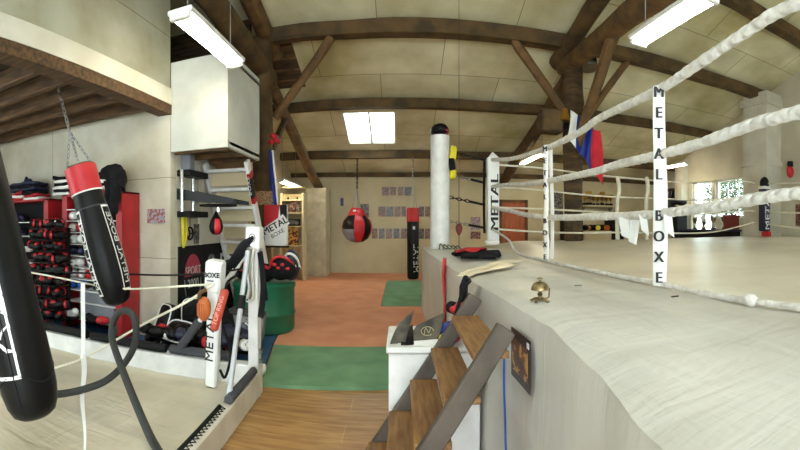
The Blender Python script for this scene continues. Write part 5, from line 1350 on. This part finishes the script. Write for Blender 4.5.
for k in range(6): put(dk[k % 2], (x0+.12+.16*k, 12.2, z0+.002+(.0)), (0, 0, k*.9), 'dark glove in the row on the cream sideboard, %s from the left' % nth[k], 'dark gloves on the sideboard', 1.6)
boxp('black_cabinet', 613, 624, 219, 271.2, 11.9, .6, BLACKM, 'black cabinet right of the cream sideboard', 'cabinet')
t, x0, x1, z0, z1 = boxp('weight_stack', 566, 583, 219, 273, 11.8, .5, BLACKM, 'dark training machine behind the right wooden post', 'machine')
for k in range(3): MB().lathe([(.14, 0), (.14, .04)], ((x0+x1)/2-.1+.1*k, 11.78, z0-.2), frame_of((0, -1, 0)), seg=16).build('weight_plate', mat('dull_red', (120, 50, 50), .6), t)
for x in (x0+.05, x1-.05): MB().cyl((x, 12.0, z0), (x, 12.0, z0+.9), .02, seg=8).build('upright', STEEL, t)
MB().cyl((x0+.05, 12.0, z0+.88), (x1-.05, 12.0, z0+.88), .02, seg=8).build('cross_bar', STEEL, t)
# dark tools hanging on the right wall left of the pilaster
t = thing('hanging_rack', 'dark peg rail with hanging gear on the right wall before the pilaster', 'rail', (8.66, 11.6, 2.3))
MB().ab(8.64, 8.69, 11.0, 12.4, 2.62, 2.72).build('rail', LOG2, t, smooth=False)
for k in range(7):
    y = 11.1+.19*k
    o = MB().tube([(8.62, y, 2.64), (8.6, y+.02, 2.4), (8.6, y-.02, 2.1), (8.61, y, 1.95)], [.03, .06, .07, .04], 8, smooth=4, wob=.4).build('hanging_gear', BLACKC if k % 2 else DGREY)
    tag(o, 'dark gear hanging from the peg rail by the pilaster, %s from the right' % nth[k], 'gear', 'gear on the peg rail')
gb = glove('head_guard', BLACK, BLACKC, 'black head guard on the white pilaster ledge left of the windows', 'head guard'); put(gb, (8.2, 10.4, at(687, 206, 10.4).z-.0), (0, 0, 1), scale=1.7)
t = thing('high_stool', 'dark cabinet under the black head guard beside the windows', 'cabinet', (8.2, 10.45, 0)); MB().ab(8.0, 8.4, 10.3, 10.62, 0, at(687, 206, 10.4).z-.005, bev=.01).build('body', BLACKM, t, smooth=False); MB().ab(8.05, 8.35, 10.29, 10.3, .1, 1.2).build('door', DGREY, t, smooth=False)
# counter below the windows, with white cups and wraps
q0, q1 = at(704, 231, 8.6), at(764, 235, 7.75)
t = thing('black_counter', 'long black counter along the window wall at far right', 'counter', (8.0, 8.6, 0))
MB().ab(7.75, 8.1, 7.7, 9.9, 0, 1.3, bev=.01).build('body', BLACKM, t, smooth=False); MB().ab(7.7, 8.12, 7.66, 9.94, 1.3, 1.35, bev=.01).build('top', NAVY, t, smooth=False)
random.seed(5)
for k in range(10):
    y = 7.85+.135*(k+1.6); x = 7.85+.1*(k % 3); h = .22+.16*random.random()
    cup = MB().lathe([(.05, 0), (.06, .03), (.03, .08), (.025, h*.5), (.07, h*.75), (.08, h), (.07, h)], (x, y, 1.352), seg=12, wob=.3)
    o = cup.build('cup_trophy', PURE if k % 3 else CHROME); tag(o, ('pale' if k % 3 else 'silver')+' cup on the black counter under the window, %s from the right' % ['first', 'second', 'third', 'fourth', 'fifth', 'sixth', 'seventh', 'eighth', 'ninth', 'tenth'][k], 'trophy', 'pale cups on the black counter')
t = thing('red_crate', 'dark red crate on the near end of the black counter', 'crate', (7.9, 7.85, 1.355))
MB().ab(7.74, 8.06, 7.7, 7.98, 1.355, 1.72, bev=.01).build('body', mat('dark_red_crate', (120, 36, 30), .6), t, smooth=False); MB().ab(7.73, 8.07, 7.69, 7.99, 1.68, 1.73).build('rim', MATS['dark_red_crate'], t, smooth=False)
q = Vector((8.6, 6.52, 2.85))
rg = glove('boxing_glove', RED, BLACK, 'red glove hung high on the right wall beside the chimney block'); put(rg, q, (PI/2, 0, 0), scale=1.5)
rg.location = (8.6, 6.52, 2.86)
o = MB().ab(8.685, 8.7, 5.9, 6.32, 1.45, 2.0).build('poster', PR3, smooth=False); tag(o, 'dark red poster low on the right wall at the right edge', 'poster')
o = MB().lathe([(.0, .02), (.12, .02), (.14, 0), (.14, -.01)], at(752.5, 184, 7.15)*1, frame_of((-1, -.5, 0)), seg=18)
o.b.clear(); c_ = Vector((8.09, 7.15, at(752.5, 184, 7.3).z)); o.lathe([(.13, .01), (.13, -.01), (.09, -.03), (.0, -.03)], c_, frame_of((1, 0, 0)), seg=18)
o = o.build('wall_plate', PURE); tag(o, 'white oval plate on the chimney block left of the dark corner pad', 'plate')
# greenery outside the windows
random.seed(3)
for bx, by, bz, rr_ in ((10.7, 10.6, 2.5, .95), (11.9, 12.0, 2.9, 1.1), (13.6, 11.3, 1.9, 1.0)):
    t = thing('garden_bush', 'leafy green bush outside the far right window, '+('the nearest' if bx == 10.7 else 'the tallest' if bx == 11.9 else 'the lowest'), 'bush', (bx, by, -.2))
    mb = MB()
    for k in range(2200):
        d = Vector((random.gauss(0, 1), random.gauss(0, 1), random.gauss(0, 1))).normalized()*rr_*(random.random()**.3)
        p = Vector((bx, by, bz))+d; a_ = Vector((random.gauss(0, 1), random.gauss(0, 1), random.gauss(0, 1))).normalized()*.06; b__ = a_.orthogonal().normalized()*.035
        vs = [mb.b.verts.new(p-a_), mb.b.verts.new(p+b__), mb.b.verts.new(p+a_), mb.b.verts.new(p-b__)]; mb.b.faces.new(vs)
    o = mb.build('foliage', LEAF, t, smooth=False, recalc=False)
    MB().cyl((bx, by, -.2), (bx, by, bz), .06, .03, 8).build('stem', LOG, t)
struct('ground', MB().ab(8.95, 40, -20, 30, -.3, -.2), mat('garden_ground', (110, 120, 80), .9), smooth=False)
